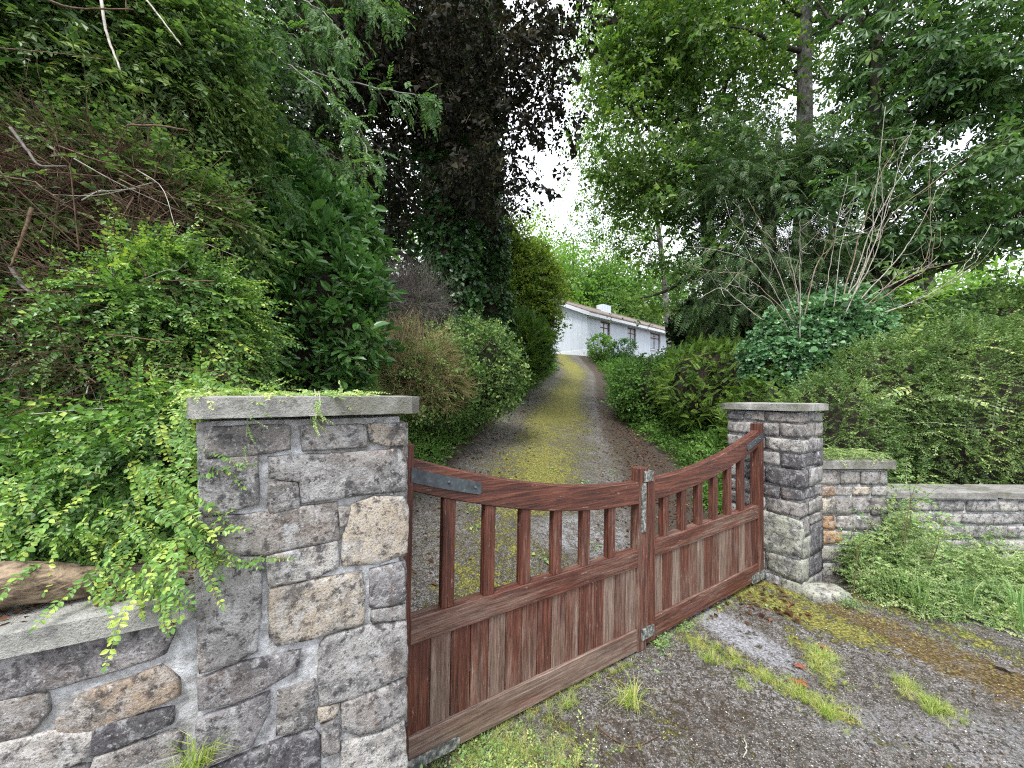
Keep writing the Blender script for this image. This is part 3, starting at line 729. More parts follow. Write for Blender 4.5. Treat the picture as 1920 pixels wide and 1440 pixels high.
# ------------------------------------------------------------------ gate leaves
def box_local(x0, x1, y0, y1, z0, z1, bev=.004, sub=1):
    bx = [(x0, x1), (y0, y1), (z0, z1)]; V = []
    s = np.array([(x1-x0)/2, (y1-y0)/2, (z1-z0)/2]); c = np.array([(x0+x1)/2, (y0+y1)/2, (z0+z1)/2])
    V = []; 
    be = min(bev, s.min()*.5)
    import itertools
    idx = {}
    for sx, sy, sz in itertools.product((-1, 1), repeat=3):
        for ax in range(3):
            p = np.array([sx, sy, sz])*(s-be); p[ax] = [sx, sy, sz][ax]*s[ax]
            idx[(sx, sy, sz, ax)] = len(V); V.append(p+c)
    Fq = []
    for ax in range(3):
        a1, a2 = (ax+1) % 3, (ax+2) % 3
        for sg in (-1, 1):
            q = []
            for u, v in ((-1, -1), (1, -1), (1, 1), (-1, 1)):
                k = [0, 0, 0]; k[ax] = sg; k[a1] = u; k[a2] = v; q.append(idx[(*k, ax)])
            Fq.append(q if sg > 0 else q[::-1])
    for ax in range(3):                       # edge bevels along axis ax
        a1, a2 = (ax+1) % 3, (ax+2) % 3
        for u in (-1, 1):
            for v in (-1, 1):
                def K(e, w):
                    k = [0, 0, 0]; k[ax] = e; k[a1] = u; k[a2] = v; return idx[(*k, w)]
                q = [K(-1, a1), K(1, a1), K(1, a2), K(-1, a2)]
                Fq.append(q if u*v < 0 else q[::-1])
    Fq = [list(f) for f in Fq]
    T3 = []
    for f in Fq: T3 += [[f[0], f[1], f[2]], [f[0], f[2], f[3]]]
    for sx, sy, sz in itertools.product((-1, 1), repeat=3):
        q = [idx[(sx, sy, sz, a)] for a in range(3)]; T3.append(q if sx*sy*sz > 0 else q[::-1])
    T3 = np.array(T3); V = np.array(V)
    cen = V[T3].mean(1)-c; nn = np.cross(V[T3[:, 1]]-V[T3[:, 0]], V[T3[:, 2]]-V[T3[:, 0]])
    flip = (nn*cen).sum(1) < 0; T3[flip] = T3[flip][:, ::-1]
    return V, T3
def wood(name, parent, x0, x1, y0, y1, z0, z1, mat, worn, bev=.004):
    V, T3 = box_local(x0, x1, y0, y1, z0, z1, bev)
    o = put(name, mesh(name, V, T3), mat, parent, local=True); o.color = (worn, worn, worn, 1); return o
def curved_rail(parent, x0, x1, hf, th, y0, y1, worn):
    n = 28; X = np.linspace(x0, x1, n); V = []
    be = .005
    for x in X:
        t, b_ = hf(x), hf(x)-th
        V += [[x, y0, b_+be], [x, y0, t-be], [x, y0+be, t], [x, y1-be, t], [x, y1, t-be], [x, y1, b_+be], [x, y1-be, b_], [x, y0+be, b_]]
    V = np.array(V); Fq = []
    for i in range(n-1):
        for j in range(8): Fq.append([i*8+j, i*8+(j+1) % 8, (i+1)*8+(j+1) % 8, (i+1)*8+j])
    T3 = []
    for f in Fq: T3 += [[f[0], f[2], f[1]], [f[0], f[3], f[2]]]
    for k in range(1, 7): T3 += [[0, k, k+1], [(n-1)*8, (n-1)*8+k+1, (n-1)*8+k]]
    o = put('top_rail', mesh('top_rail', V, T3), woodH, parent, local=True); o.color = (worn,)*3+(1,); return o
def gate_leaf(parent, x_h, x_m, bars, sgn, zc, kc, L_, worn_boards, hz, mz, right):
    """local x: from hinge side (x_h) to meeting side (x_m); y: depth (0 front, + back)"""
    hf = lambda x: zc+kc*(1-np.clip(abs(x-x_h)/1.5, 0, 1))**2
    sw = .085
    ends = sorted((x_h, x_h+sgn*sw)); ends2 = sorted((x_m, x_m-sgn*sw))
    wood('hinge_stile', parent, ends[0], ends[1], .0, .07, .04, hz, woodV, .40)
    wood('meeting_stile', parent, ends2[0], ends2[1], .0, .07, .04, mz, woodV, .47 if not right else .40)
    a, b_ = ends[1] if sgn > 0 else ends2[1], ends2[0] if sgn > 0 else ends[0]
    curved_rail(parent, a-.0, b_+.0, hf, .137, .004, .062, .40)
    wood('middle_rail', parent, a, b_, .004, .064, .565, .672, woodH, .50)
    wood('bottom_rail', parent, a, b_, .002, .066, .05, .185, woodH, .60 if not right else .40)
    n = len(worn_boards); e = np.linspace(a, b_, n+1)
    for i in range(n):
        dy = R.uniform(-.002, .002)
        wood('board', parent, e[i]+.0015, e[i+1]-.0015, .016+dy, .040+dy, .183, .567, woodV, worn_boards[i], .003)
    for x in bars:
        wood('baluster', parent, x-.029, x+.029, .012, .056, .670, float(hf(x))-.130, woodV, R.uniform(.36, .44))
    return hf
angG = math.atan2(D1[1], D1[0])
gl = empty('wooden_gate', (*A, 0), 'left leaf of the red brown wooden driveway gate, hung from the tall pillar', 'gate', 'gate leaves')
gl.rotation_euler = (0, math.radians(1.25), angG)
def gate_tilt(): pass
worn_l = [.38, .62, .40, .44, .64, .40, .52, .40, .58, .50, .40, .46, .70, .50, .66]
hfl = gate_leaf(gl, -.045, 1.552, [.209+.2065*i for i in range(6)], 1, 1.095, .275, 1.6, worn_l, 1.40, 1.18, False)
gr = empty('wooden_gate', (*(A+D1*3.105), 0), 'right leaf of the red brown wooden driveway gate, hung from the far stone pillar', 'gate', 'gate leaves')
gr.rotation_euler = (0, math.radians(-.2), angG)
worn_r = [.42, .38, .68, .42, .52, .66, .46, .40, .68, .44, .40, .70, .38, .66][::1]
hfr = gate_leaf(gr, 0., -1.545, [-.327-.2*i for i in range(6)], -1, 1.07, .265, 1.54, worn_r[::-1], 1.365, 1.12, True)
def plate(name, parent, pts, y, th, mat):
    """thin bar following points (x,z) lower/upper pairs"""
    V = []; n = len(pts)
    for (x, zl, zh) in pts: V += [[x, y-th, zl], [x, y-th, zh], [x, y, zh], [x, y, zl]]
    V = np.array(V, float); Fq = []
    for i in range(n-1):
        for j in range(4): Fq.append([i*4+j, (i+1)*4+j, (i+1)*4+(j+1) % 4, i*4+(j+1) % 4])
    Fq += [[0, 1, 2, 3], [(n-1)*4+3, (n-1)*4+2, (n-1)*4+1, (n-1)*4]]
    Fq = np.array(Fq)
    if pts[-1][0] > pts[0][0]: pass
    else: Fq = Fq[:, ::-1]
    return put(name, mesh(name, V, Fq), mat, parent, local=True)
def bolt(parent, x, z, y, r=.008):
    a = np.arange(8)/8*2*np.pi; V = [[x+r*math.cos(t), y, z+r*math.sin(t)] for t in a]+[[x+r*.7*math.cos(t), y-.007, z+r*.7*math.sin(t)] for t in a]+[[x, y-.008, z]]
    Fc = []
    for i in range(8): j = (i+1) % 8; Fc += [[i, j, 8+j], [i, 8+j, 8+i], [8+i, 8+j, 16]]
    o = put('bolt', mesh('bolt', V, np.array(Fc), smooth=True), iron_m, None); o.parent = parent; return o
sp = plate('hinge_strap', gl, [(x, hfl(x)-.101+.012*(x/.36), hfl(x)-.040+.006*(x/.36)) for x in np.linspace(.028, .345, 8)]+[(.356, hfl(.356)-.080, hfl(.356)-.045)], .003, .007, iron_m)
for x in (.195, .325): bolt(sp, x, float(hfl(x))-.062, -.004)
sp = plate('hinge_strap', gr, [(-x, hfr(-x)-.095, hfr(-x)-.045) for x in np.linspace(.0, .27, 7)]+[(-.28, hfr(-.28)-.085, hfr(-.28)-.055)], .003, .007, iron_m)
for x in (.08, .16, .24): bolt(sp, -x, float(hfr(-x))-.07, -.004)
plate('corner_strap', gl, [(.03, .052, .098), (.25, .052, .098), (.27, .06, .09)], -.0005, .006, plate_m)
plate('corner_strap', gr, [(-.0, .045, .115), (-.20, .045, .115), (-.22, .06, .10)], -.0015, .006, plate_m)
plate('latch_plate', gl, [(1.485, .78, 1.085), (1.525, .78, 1.085)], -.0005, .005, plate_m)
plate('latch_cap', gr, [(-1.572, 1.065, 1.128), (-1.490, 1.065, 1.128)][::-1], -.001, .008, plate_m)
pc = plate('latch_cap', gr, [(-1.572, 1.121, 1.130), (-1.490, 1.121, 1.130)][::-1], .06, .068, plate_m)
plate('bottom_clasp', gr, [(-1.60, .085, .15), (-1.49, .085, .15)][::-1], -.001, .012, plate_m)

# ------------------------------------------------------------------ leaf prototypes
print('base tris', TRIS[0])
PR = {}
PR['box'] = [p_pairs(12, .15, .0195, .72, leaf_quad, droop=R.uniform(.1, .6), leaf_t=.25) for _ in range(6)]
PR['boxfine'] = [p_pairs(13, .15, .0175, .62, leaf_oval, droop=R.uniform(.1, .6), leaf_t=.25) for _ in range(6)]
PR['boxup'] = [p_pairs(8, .2, .038, .52, leaf_quad, droop=R.uniform(.1, .5)) for _ in range(5)]
PR['hedge'] = [p_pairs(10, .20, .026, .60, leaf_quad, droop=R.uniform(.1, .4), stem=.0012) for _ in range(6)]
PR['laurel'] = [p_cluster(8, .16, .088, .44, leaf_oval, 50, .01) for _ in range(6)]
PR['rowan'] = [p_pinnate(6, .19, .052) for _ in range(5)]
PR['maple'] = [p_cluster(7, .26, .135, 1, leaf_lobed, 60, .08) for _ in range(4)]+[p_cluster(10, .30, .085, .75, leaf_quad, 60, .09) for _ in range(5)]
PR['broad'] = [p_cluster(9, .3, .12, .7, leaf_quad, 60, .05) for _ in range(6)]
PR['small'] = [p_cluster(12, .28, .062, .7, leaf_quad, 60, .04) for _ in range(6)]
PR['yew'] = [p_needle(.22, 8, .062, .27) for _ in range(6)]
PR['frond'] = [p_needle(.3, 11, .085, .33) for _ in range(6)]
PR['chestnut'] = [p_palmate() for _ in range(6)]
PR['ivy'] = [p_cluster(7, .12, .065, .95, leaf_oval, 60, .03) for _ in range(6)]
PR['ground'] = [p_cluster(10, .14, .035, .6, leaf_quad, 60, .02, .001) for _ in range(6)]
PR['twigs'] = [p_twigs(4, .22, .0013, .45) for _ in range(6)]
PR['bigtwigs'] = [p_twigs(4, .5, .003, .4) for _ in range(6)]
PR['grass'] = [p_grass(22, .13, .0015, 1.1) for _ in range(6)]
PR['longgrass'] = [p_grass(12, .4, .004, .7) for _ in range(6)]
PR['drygrass'] = [p_grass(14, .5, .003, .6) for _ in range(6)]

def in_blobs(P, blobs, k=1.):
    m = np.zeros(len(P), bool)
    for c, r in blobs: m |= (((P-c)/(np.asarray(r)*k))**2).sum(1) < 1
    return m
def keep_share(P, outside=.06, m=110):
    Y = np.maximum(P[:, 1], .05); px = HX+F*P[:, 0]/Y; py = HY-F*(P[:, 2]-EYE)/Y
    ins = (px > -m) & (px < 1920+m) & (py > -m) & (py < 1440+m) & (P[:, 1] > .2)
    return ins | (R.random(len(P)) < outside)
def surf(blobs, dens, lump=.12, lf=1.6, inset=.25, keep=None, back=-.15):
    """points near the outer skin of a union of lumpy ellipsoids, with outward normals"""
    PP, NN = [], []
    for bi, (c, r) in enumerate(blobs):
        r = np.asarray(r, float); area = 4*np.pi*((((r[0]*r[1])**1.6+(r[0]*r[2])**1.6+(r[1]*r[2])**1.6)/3)**(1/1.6))
        n = int(area*dens); d = norm(R.normal(size=(n, 3))); nrm = norm(d/r)
        P = c+d*r*(1+lump*noise(d*r+c, lf)[:, None])*(1-inset*R.random((n, 1))**2)
        others = [b_ for j, b_ in enumerate(blobs) if j != bi]
        m = ~in_blobs(P, others, .82) if others else np.ones(n, bool)
        view = norm(np.array([0, 0, EYE])-P); m &= ((nrm*view).sum(1) > back)
        PP.append(P[m]); NN.append(nrm[m])
    P = np.concatenate(PP); Nn = np.concatenate(NN)
    m = P[:, 2] > hterr(P[:, 0], P[:, 1])-.03; m &= P[:, 1] > .35
    if keep is not None: m &= keep(P)
    m &= keep_share(P)
    return P[m], Nn[m]
def core(blobs, k, mat, parent, name='inner_shade_hull', lump=.12, lf=1.6):  # solid lumpy hull; its dark colour stands in for shade between the leaves
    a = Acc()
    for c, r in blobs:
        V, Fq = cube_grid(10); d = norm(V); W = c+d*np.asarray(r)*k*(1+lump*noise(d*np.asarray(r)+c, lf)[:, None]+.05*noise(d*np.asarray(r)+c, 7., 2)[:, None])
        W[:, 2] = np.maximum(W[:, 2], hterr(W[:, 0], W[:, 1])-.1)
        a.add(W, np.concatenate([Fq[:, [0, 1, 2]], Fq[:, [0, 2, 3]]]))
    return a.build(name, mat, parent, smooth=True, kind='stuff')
def foliage(parent, name, pr, mat, P, Nn, scale=1., out=.6, up=.3, rnd=.5, droop=0., tone=.5, tvar=.12, upv=.6, sv=.25, twig=None, acc=None):
    n = len(P); X = norm(Nn*out+np.array([0, 0, up-droop])+R.normal(size=(n, 3))*rnd)
    U = norm(np.array([0, 0, 1.])*upv+Nn*(1-upv)+R.normal(size=(n, 3))*.25)
    Fr = frames(X, U); a = acc or Acc()
    stamp(a, PR[pr], P, Fr, scale*(1+R.normal(size=n)*sv).clip(.4, 1.7), tone+R.normal(size=n)*tvar)
    if acc is not None: return a
    return a.build(name, [G[mat], twig or twig_green], parent, kind='stuff')
def shrub(name, label, cat, blobs, pr, mat, dens, corek=.8, corem=None, group=None, scale=1., base=None, **kw):
    blobs = [(np.asarray(c, float), np.asarray(r, float)) for c, r in blobs]
    c0 = blobs[0][0]; x, y = (c0[0], c0[1]) if base is None else base
    root = empty(name, (x, y, float(hterr(x, y))), label, cat, group)
    sk = {k: kw.pop(k) for k in ('lump', 'lf', 'inset', 'keep', 'back') if k in kw}
    P, Nn = surf(blobs, dens, **sk)
    foliage(root, 'foliage', pr, mat, P, Nn, scale, **kw)
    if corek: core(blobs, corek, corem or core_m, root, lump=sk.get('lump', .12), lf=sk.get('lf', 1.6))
    return root, P, Nn
def canopy(root, blobs, nclump, per, pr, mat, scale=1., flat=.5, csize=.45, tips=None, limb_from=None, limb_m=None, droop=.2, shell=.55, nb=50, rb=.03, tone=.5, seed_lump=.2, maxz=None, filt=None):
    """crown as leaf sprays gathered in clumps, with branches reaching into them"""
    cs = []; vol = np.array([np.prod(r) for c, r in blobs]); vol = vol/vol.sum()
    for (c, r), v in zip(blobs, vol):
        n = max(3, int(nclump*v)); d = norm(R.normal(size=(n, 3))); rr = (shell+(1-shell)*R.random((n, 1)))**(1/1.5)
        cs.append(np.asarray(c)+d*np.asarray(r)*rr*(1+seed_lump*noise(d*np.asarray(r)+c, 1.3)[:, None]))
    cs = np.concatenate(cs)
    if filt is not None: cs = cs[filt(cs)]
    cs = cs[keep_share(cs, .2, 130)]
    n = len(cs)*per; cc = np.repeat(cs, per, 0); s = csize*R.uniform(.6, 1.3, len(cs)).repeat(per)[:, None]
    off = R.normal(size=(n, 3))*np.array([1, 1, flat]); P = cc+off*s
    ctr = np.average([c for c, r in blobs], axis=0, weights=vol)
    X = norm(norm(P-cc)*.8+norm(P-ctr)*.4+R.normal(size=(n, 3))*.4-np.array([0, 0, droop])); U = norm(np.array([0, 0, 1.])+R.normal(size=(n, 3))*.35)
    a = Acc(); ct = tone+R.normal(size=len(cs)).repeat(per)*.09+R.normal(size=n)*.07
    stamp(a, PR[pr], P, frames(X, U), scale*R.uniform(.7, 1.25, n), ct)
    a.build('crown', [G[mat], twig_green], root, kind='stuff')
    if limb_from is not None:
        L_ = np.asarray(limb_from, float); a = Acc(); pick = R.permutation(len(cs))[:nb]
        for i in pick:
            t = cs[i]; k = np.argmin(np.linalg.norm(L_-(t-np.array([0, 0, .4*np.linalg.norm((t-ctr)[:2])+.3])), axis=1)); s0 = L_[k]; ln = np.linalg.norm(t-s0)
            m1 = s0+(t-s0)*.4+R.normal(size=3)*ln*.06+np.array([0, 0, ln*.08]); m2 = s0+(t-s0)*.75+R.normal(size=3)*ln*.05
            p = curve([s0, m1, m2, t], 9); tube(p, np.linspace(rb*(.5+.4*ln/3), rb*.15, 9), 5, .5, 0, a)
            for _ in range(3):
                j = R.integers(3, 8); e = p[j]+R.normal(size=3)*.35*csize*2; tube(curve([p[j], (p[j]+e)/2+R.normal(size=3)*.04, e], 5), np.linspace(rb*.25, rb*.08, 5), 3, .5, 0, a, cap=False)
        a.build('branches', limb_m or bark_dark, root, smooth=True, kind='stuff')
    return cs
def trunk(root, pts, radii, mat, name='trunk', sides=12, n=18, jit=.0):
    p = curve(pts, n); r = np.interp(np.linspace(0, 1, n), np.linspace(0, 1, len(radii)), radii)
    V, Fc = tube(p, r, sides); ctr = np.repeat(p, sides, 0); V = V+norm(V-ctr)*(noise(V, 6)*np.repeat(r, sides)*.13)[:, None]
    o = put(name, mesh(name, V, Fc, smooth=True), mat, root); return p
def tree_root(name, xy, label, cat='tree', group=None): return empty(name, (xy[0], xy[1], float(hterr(*xy))), label, cat, group)

# ------------------------------------------------------------------ LEFT: near shrub
BL = [(at(120, 930, 1.42), (.50, .36, .29)), (at(330, 880, 1.38), (.20, .22, .30)), (at(30, 700, 1.75), (.72, .45, .42)), (at(330, 650, 1.75), (.36, .36, .44)), (at(170, 420, 2.1), (.78, .5, .45)), (at(190, 150, 2.3), (.80, .6, .78)), (at(-60, 60, 2.0), (.6, .5, .7)), (at(-100, 500, 1.7), (.5, .5, .6)), (at(100, -200, 2.4), (.9, .6, .7))]
ns = empty('shrub', (-1.7, 1.9, float(hterr(-1.7, 1.9))), 'huge overgrown small-leaved shrub with brown dead hollow spilling over the low wall at left', 'shrub')
dead1 = (at(90, 345, 1.75), (.50, .6, .19)); dead2 = (at(130, 700, 1.45), (.42, .5, .10)); dead3 = (at(30, 480, 1.5), (.35, .5, .25))
def keepL(P):
    m = np.ones(len(P), bool)
    for (c, r), pr_ in ((dead1, .88), (dead2, .6), (dead3, .6)): m &= ~((((P-c)/np.array(r))**2).sum(1) < 1) | (R.random(len(P)) > pr_)
    # stay clear of the visible pillar face and coping
    t = tof(P[:, 0], P[:, 1]); q = qof(P[:, 0], P[:, 1])
    m &= ~((t > -.56) & (q < -.24) & (P[:, 2] < 1.62))
    m &= (noise(P, 3.3, 3) > -.75)
    return m
P, Nn = surf(BL, 1750, .16, 3., .3, keepL)
lo = P[:, 2] < 2.25+noise(P, 2.)*.2
mid_dark = (noise(P, 2.4, 2)+1)/2
foliage(ns, 'foliage', 'box', 'box', P[lo], Nn[lo], 1., .7, .1, .5, .35, tone=.46+.20*noise(P[lo], 4, 1), tvar=.12)
hi = ~lo; hi &= R.random(len(P)) < .75
foliage(ns, 'foliage', 'boxup', 'boxup', P[hi], Nn[hi], 1.0, .7, .1, .5, .3, tvar=.14)
P, Nn = surf(BL, 260, .16, 3., .3, lambda P: ~((tof(P[:, 0], P[:, 1]) > -.56) & (qof(P[:, 0], P[:, 1]) < -.2)))
hollow = in_blobs(P, [dead1, dead2, dead3], 1.15)
P2 = np.repeat(P[hollow], 4, 0)+R.normal(size=(hollow.sum()*4, 3))*.05-np.repeat(Nn[hollow], 4, 0)*.04; N2 = np.repeat(Nn[hollow], 4, 0)
foliage(ns, 'dead_twigs', 'twigs', 'tan', P2, N2, 1.35, .3, -.1, .9, twig=twig_brown).data.materials[0] = twig_brown
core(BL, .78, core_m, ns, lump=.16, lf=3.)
# sprigs hanging in front of the pillar and over its cap
a = Acc()
for (px, py, Y, dx, dz, nn_) in [(395, 770, 1.02, .6, -.6, 10), (385, 850, .99, .8, -.1, 10), (372, 930, .97, .7, -.35, 9), (375, 985, .95, .8, -.1, 9), (385, 1040, .94, 1., 0., 8), (430, 1052, .96, 1, .0, 4), (340, 1060, .92, .5, -.4, 12), (260, 1070, .93, .2, -.5, 10), (190, 1020, .95, 0, -.5, 6), (60, 985, .98, 0, -.4, 6), (300, 1000, .98, .3, -.5, 14), (200, 960, 1.0, .1, -.4, 14), (100, 900, 1.05, 0, -.4, 14), (380, 720, 1.1, .7, -.3, 10), (420, 735, 1.05, .9, -.2, 8), (330, 900, 1.0, .6, -.4, 14)]:
    c = at(px, py, Y); P = c+R.normal(size=(nn_, 3))*np.array([.045, .03, .035])-np.array([.06, 0, 0])
    X = norm(np.array([dx, -.25, dz])+R.normal(size=(nn_, 3))*.38); stamp(a, PR['boxfine'], P, frames(X, norm(np.array([0, -.7, 1])+R.normal(size=(nn_, 3))*.3)), R.uniform(.7, 1.05, nn_), .62+R.normal(size=nn_)*.12)
a.build('hanging_sprigs', [G['box'], twig_green], ns, kind='stuff')
for pts, r in (([(190, 0), (200, 60), (214, 100), (226, 132)], .009), ([(275, 0), (310, 45), (340, 85)], .006), ([(20, 240), (50, 280), (75, 310), (125, 312)], .009), ([(0, 90), (90, 98), (200, 112)], .004), ([(240, 235), (300, 236), (352, 245)], .007), ([(0, 330), (60, 340), (80, 352)], .006), ([(20, 500), (45, 540), (90, 560)], .012), ([(-10, 545), (60, 545), (130, 548)], .008), ([(60, 390), (40, 450), (20, 500)], .010), ([(250, 0), (240, -40), (236, 22)], .006), ([(90, 0), (140, 15), (250, 18)], .007)):
    Y = 1.55 if pts[0][1] < 200 else 1.42
    p = curve([at(x, y, Y-.03*i) for i, (x, y) in enumerate(pts)], 14, .0008); V, Fc = tube(p, np.linspace(r, r*.55, 14)*.62, 7); put('bare_branch', mesh('bare_branch', V, Fc, smooth=True), twig_pale if pts[0][0] in (190, 275) else twig_grey if pts[0][0] == 20 else twig_brown, ns)
a = Acc()
for _ in range(80):
    c = at(R.uniform(-40, 330), R.choice([R.uniform(280, 440), R.uniform(280, 440), R.uniform(480, 620), R.uniform(620, 760)]), R.uniform(1.35, 1.75)); d = norm(np.array([R.normal(), R.normal()*.4, R.normal()*.45])); L_ = R.uniform(.15, .45)
    tube(curve([c-d*L_/2, c+R.normal(size=3)*.03, c+d*L_/2+np.array([0, 0, -.03])], 8), np.linspace(.0028, .001, 8), 4, .5, 0, a, cap=False)
a.build('dead_twigs', twig_brown, ns, kind='stuff')
a = Acc()
for _ in range(45):
    c = at(R.uniform(-20, 420), R.uniform(300, 1000), R.uniform(1.25, 1.7)); d = norm(np.array([R.normal(), R.normal()*.4, R.normal()*.5])); L_ = R.uniform(.12, .4)
    tube(curve([c-d*L_/2, c+R.normal(size=3)*.03, c+d*L_/2+np.array([0, 0, -.03])], 8), np.linspace(.002, .0008, 8), 4, .5, 0, a, cap=False)
a.build('dry_stems', twig_pale, ns, kind='stuff')
# hanging bare stem on the wall coping, bottom left
p = curve([at(18, 1130, .93), at(20, 1190, .925), at(28, 1262, .92)], 8); V, Fc = tube(p, [.0045]*8, 6)
o = put('hanging_stem', mesh('hanging_stem', V, Fc, smooth=True), twig_pale); tag(o, 'pale cut stem hanging down over the coping at the lower left corner', 'stem')
# log
lg = empty('cut_log', at(60, 1095, 1.02), 'peeled tan log with a dark sawn end lying on the left wall under the shrub', 'log')
p0, p1 = at(-110, 1112, .84), at(180, 1092, .965)
V, Fc = tube(curve([p0, (p0+p1)/2+np.array([0, 0, .01]), p1], 14), [.058, .059, .058, .056, .055, .053, .052, .05, .049, .047, .045, .042, .039, .036], 18)
V = V+norm(V-V.mean(0))*(noise(V, 14)*.005+noise(V, 50, 1)*.002)[:, None]
put('bark', mesh('bark', V, Fc, smooth=True), bark_tan, lg)
dr = norm(p1-p0); V, Fc = tube(np.array([p1-dr*.004, p1+dr*.006, p1+dr*.012]), [.037, .036, .024], 14); V = V+R.normal(size=V.shape)*.002
put('sawn_end', mesh('sawn_end', V, Fc, smooth=True), bark_mat('sawn_log_end', (.05, .04, .035), (.30, .27, .24), None, 30, 1, .01), lg)
# litter and dry growth on the caps
def scatter_box(n, fr, u0, u1, d0, d1, z):
    u = R.uniform(u0, u1, n); d = R.uniform(d0, d1, n); return fr.P(u, np.full(n, z), d)
P = scatter_box(260, frL, .08, WL+.02, -.3, .0, 1.605); a = Acc(); n = len(P)
stamp(a, PR['box'], P, frames(norm(np.c_[R.normal(size=(n, 2)), R.uniform(-.05, .25, n)])), R.uniform(.35, .7, n), .7+R.normal(size=n)*.12)
cg = a.build('creeping_stems', [G['weed'], twig_pale], None); tag(cg, 'thin dry creeping stems and leaves lying on top of the near pillar cap', 'creeper', kind='stuff')
a = Acc()
for (px, y0, y1, Y) in ((468, 735, 850, 1.0), (590, 730, 790, 1.07), (598, 735, 785, 1.06)):
    pts = [at(px, y0, Y+.05), at(px+2, y0+15, Y), at(px-4, (y0+y1)/2, Y), at(px-8, y1, Y+.02)]; p = curve(pts, 10); tube(p, .0013, 4, .5, 1, a)
    n = 7; stamp(a, PR['box'], p[[3, 4, 5, 6, 7, 8, 9]], frames(norm(np.array([0, -.2, -1])+R.normal(size=(n, 3))*.5), (0, -1, 0)), np.full(n, .35), .6)
hs = a.build('hanging_runner', [G['weed'], twig_pale], None); tag(hs, 'thin leafy runners dangling from the cap down the near pillar front', 'creeper', kind='stuff')
a = Acc(); n = 330; P = np.c_[R.uniform(2.72, 3.32, n), R.uniform(3.26, 3.56, n), 1.03+R.random(n)*.07]
stamp(a, PR['box'], P, frames(norm(np.c_[R.normal(size=(n, 2)), R.uniform(-.3, .5, n)])), R.uniform(.4, .9, n), .66+R.normal(size=n)*.14)
tag(a.build('creeping_stems', [G['wallweed'], twig_pale], None), 'pale green creeper tangle heaped on the short wing wall coping', 'creeper', kind='stuff')
a = Acc(); n = 420; P = scatter_box(n, frW, -.02, 1.5, -.28, -.03, 1.084)
stamp(a, PR['ground'], P, frames(norm(np.c_[R.normal(size=(n, 2)), R.uniform(-.1, .1, n)])), R.uniform(.3, .6, n), .5+R.normal(size=n)*.2)
lt = a.build('leaf_litter', [leaf_mat('dead_leaf_litter', (.03, .015, .01), (.10, .045, .025), (.22, .13, .08), None, .1, .8, .1), twig_brown], None); tag(lt, 'brown leaf litter on top of the low left wall coping', 'leaf litter', kind='stuff')

# ------------------------------------------------------------------ LEFT: laurel, rowan
shrub('laurel_bush', 'glossy bright green laurel bush behind the near pillar, left of the dark trees', 'bush', [(at(560, 600, 3.5), (.72, .6, .95)), (at(480, 400, 3.9), (.72, .6, .75)), (at(620, 480, 4.1), (.50, .5, .75)), (at(360, 560, 3.6), (.6, .6, 1.1))], 'laurel', 'laurel', 260, .82, lump=.14, lf=2.4, out=.7, up=.35, rnd=.45, tone=.5)
rw = tree_root('rowan_tree', (-2.6, 3.2), 'feathery rowan branches with pinnate leaves hanging in from the top left')
trunk(rw, [(-2.6, 3.2, .9), (-2.5, 3.2, 2.6), (-2.4, 3.1, 4.4), (-2.1, 3.0, 5.6)], [.10, .08, .06, .04], bark_grey)
paths = [[(60, -160), (380, 20), (540, 120), (640, 210), (705, 310)], [(240, -120), (430, 90), (600, 140), (760, 175), (812, 198)], [(200, -60), (300, 60), (420, 200), (500, 310), (560, 390)], [(420, -160), (480, -50), (600, 20), (660, 95)], [(200, 40), (380, 180), (520, 240), (620, 290), (680, 330)], [(300, -100), (420, 0), (470, 60), (480, 130)], [(150, 0), (330, 120), (400, 180), (440, 260), (520, 350)], [(560, -160), (640, -60), (690, 0), (740, 20)], [(330, -60), (450, 60), (560, 70), (640, 110)], [(260, 20), (400, 130), (480, 180), (560, 250)], [(120, -120), (350, -20), (440, 30), (520, 50)]]
a = Acc(); ac = Acc()
for k, pp in enumerate(paths):
    Y = 2.5+.12*(k % 5); p = curve([at(x, y, Y+.12*(len(pp)-i)) for i, (x, y) in enumerate(pp)], 36, .008); tube(p, np.linspace(.011, .002, 36), 6, .5, 0, ac)
    idx = np.arange(10, 36); n = len(idx)*3; q = np.repeat(p[idx], 3, 0)+R.normal(size=(n, 3))*.04; T = np.repeat(norm(np.gradient(p, axis=0))[idx], 3, 0)
    X = norm(T*.7+R.normal(size=(n, 3))*.55+np.array([0, 0, -.35])); stamp(a, PR['rowan'], q, frames(X, norm(np.array([0, -.4, 1])+R.normal(size=(n, 3))*.3)), R.uniform(.6, 1.0, n), .5+R.normal(size=n)*.12)
a.build('leaves', [G['rowan'], twig_green], rw, kind='stuff'); ac.build('branches', bark_grey, rw, smooth=True, kind='stuff')

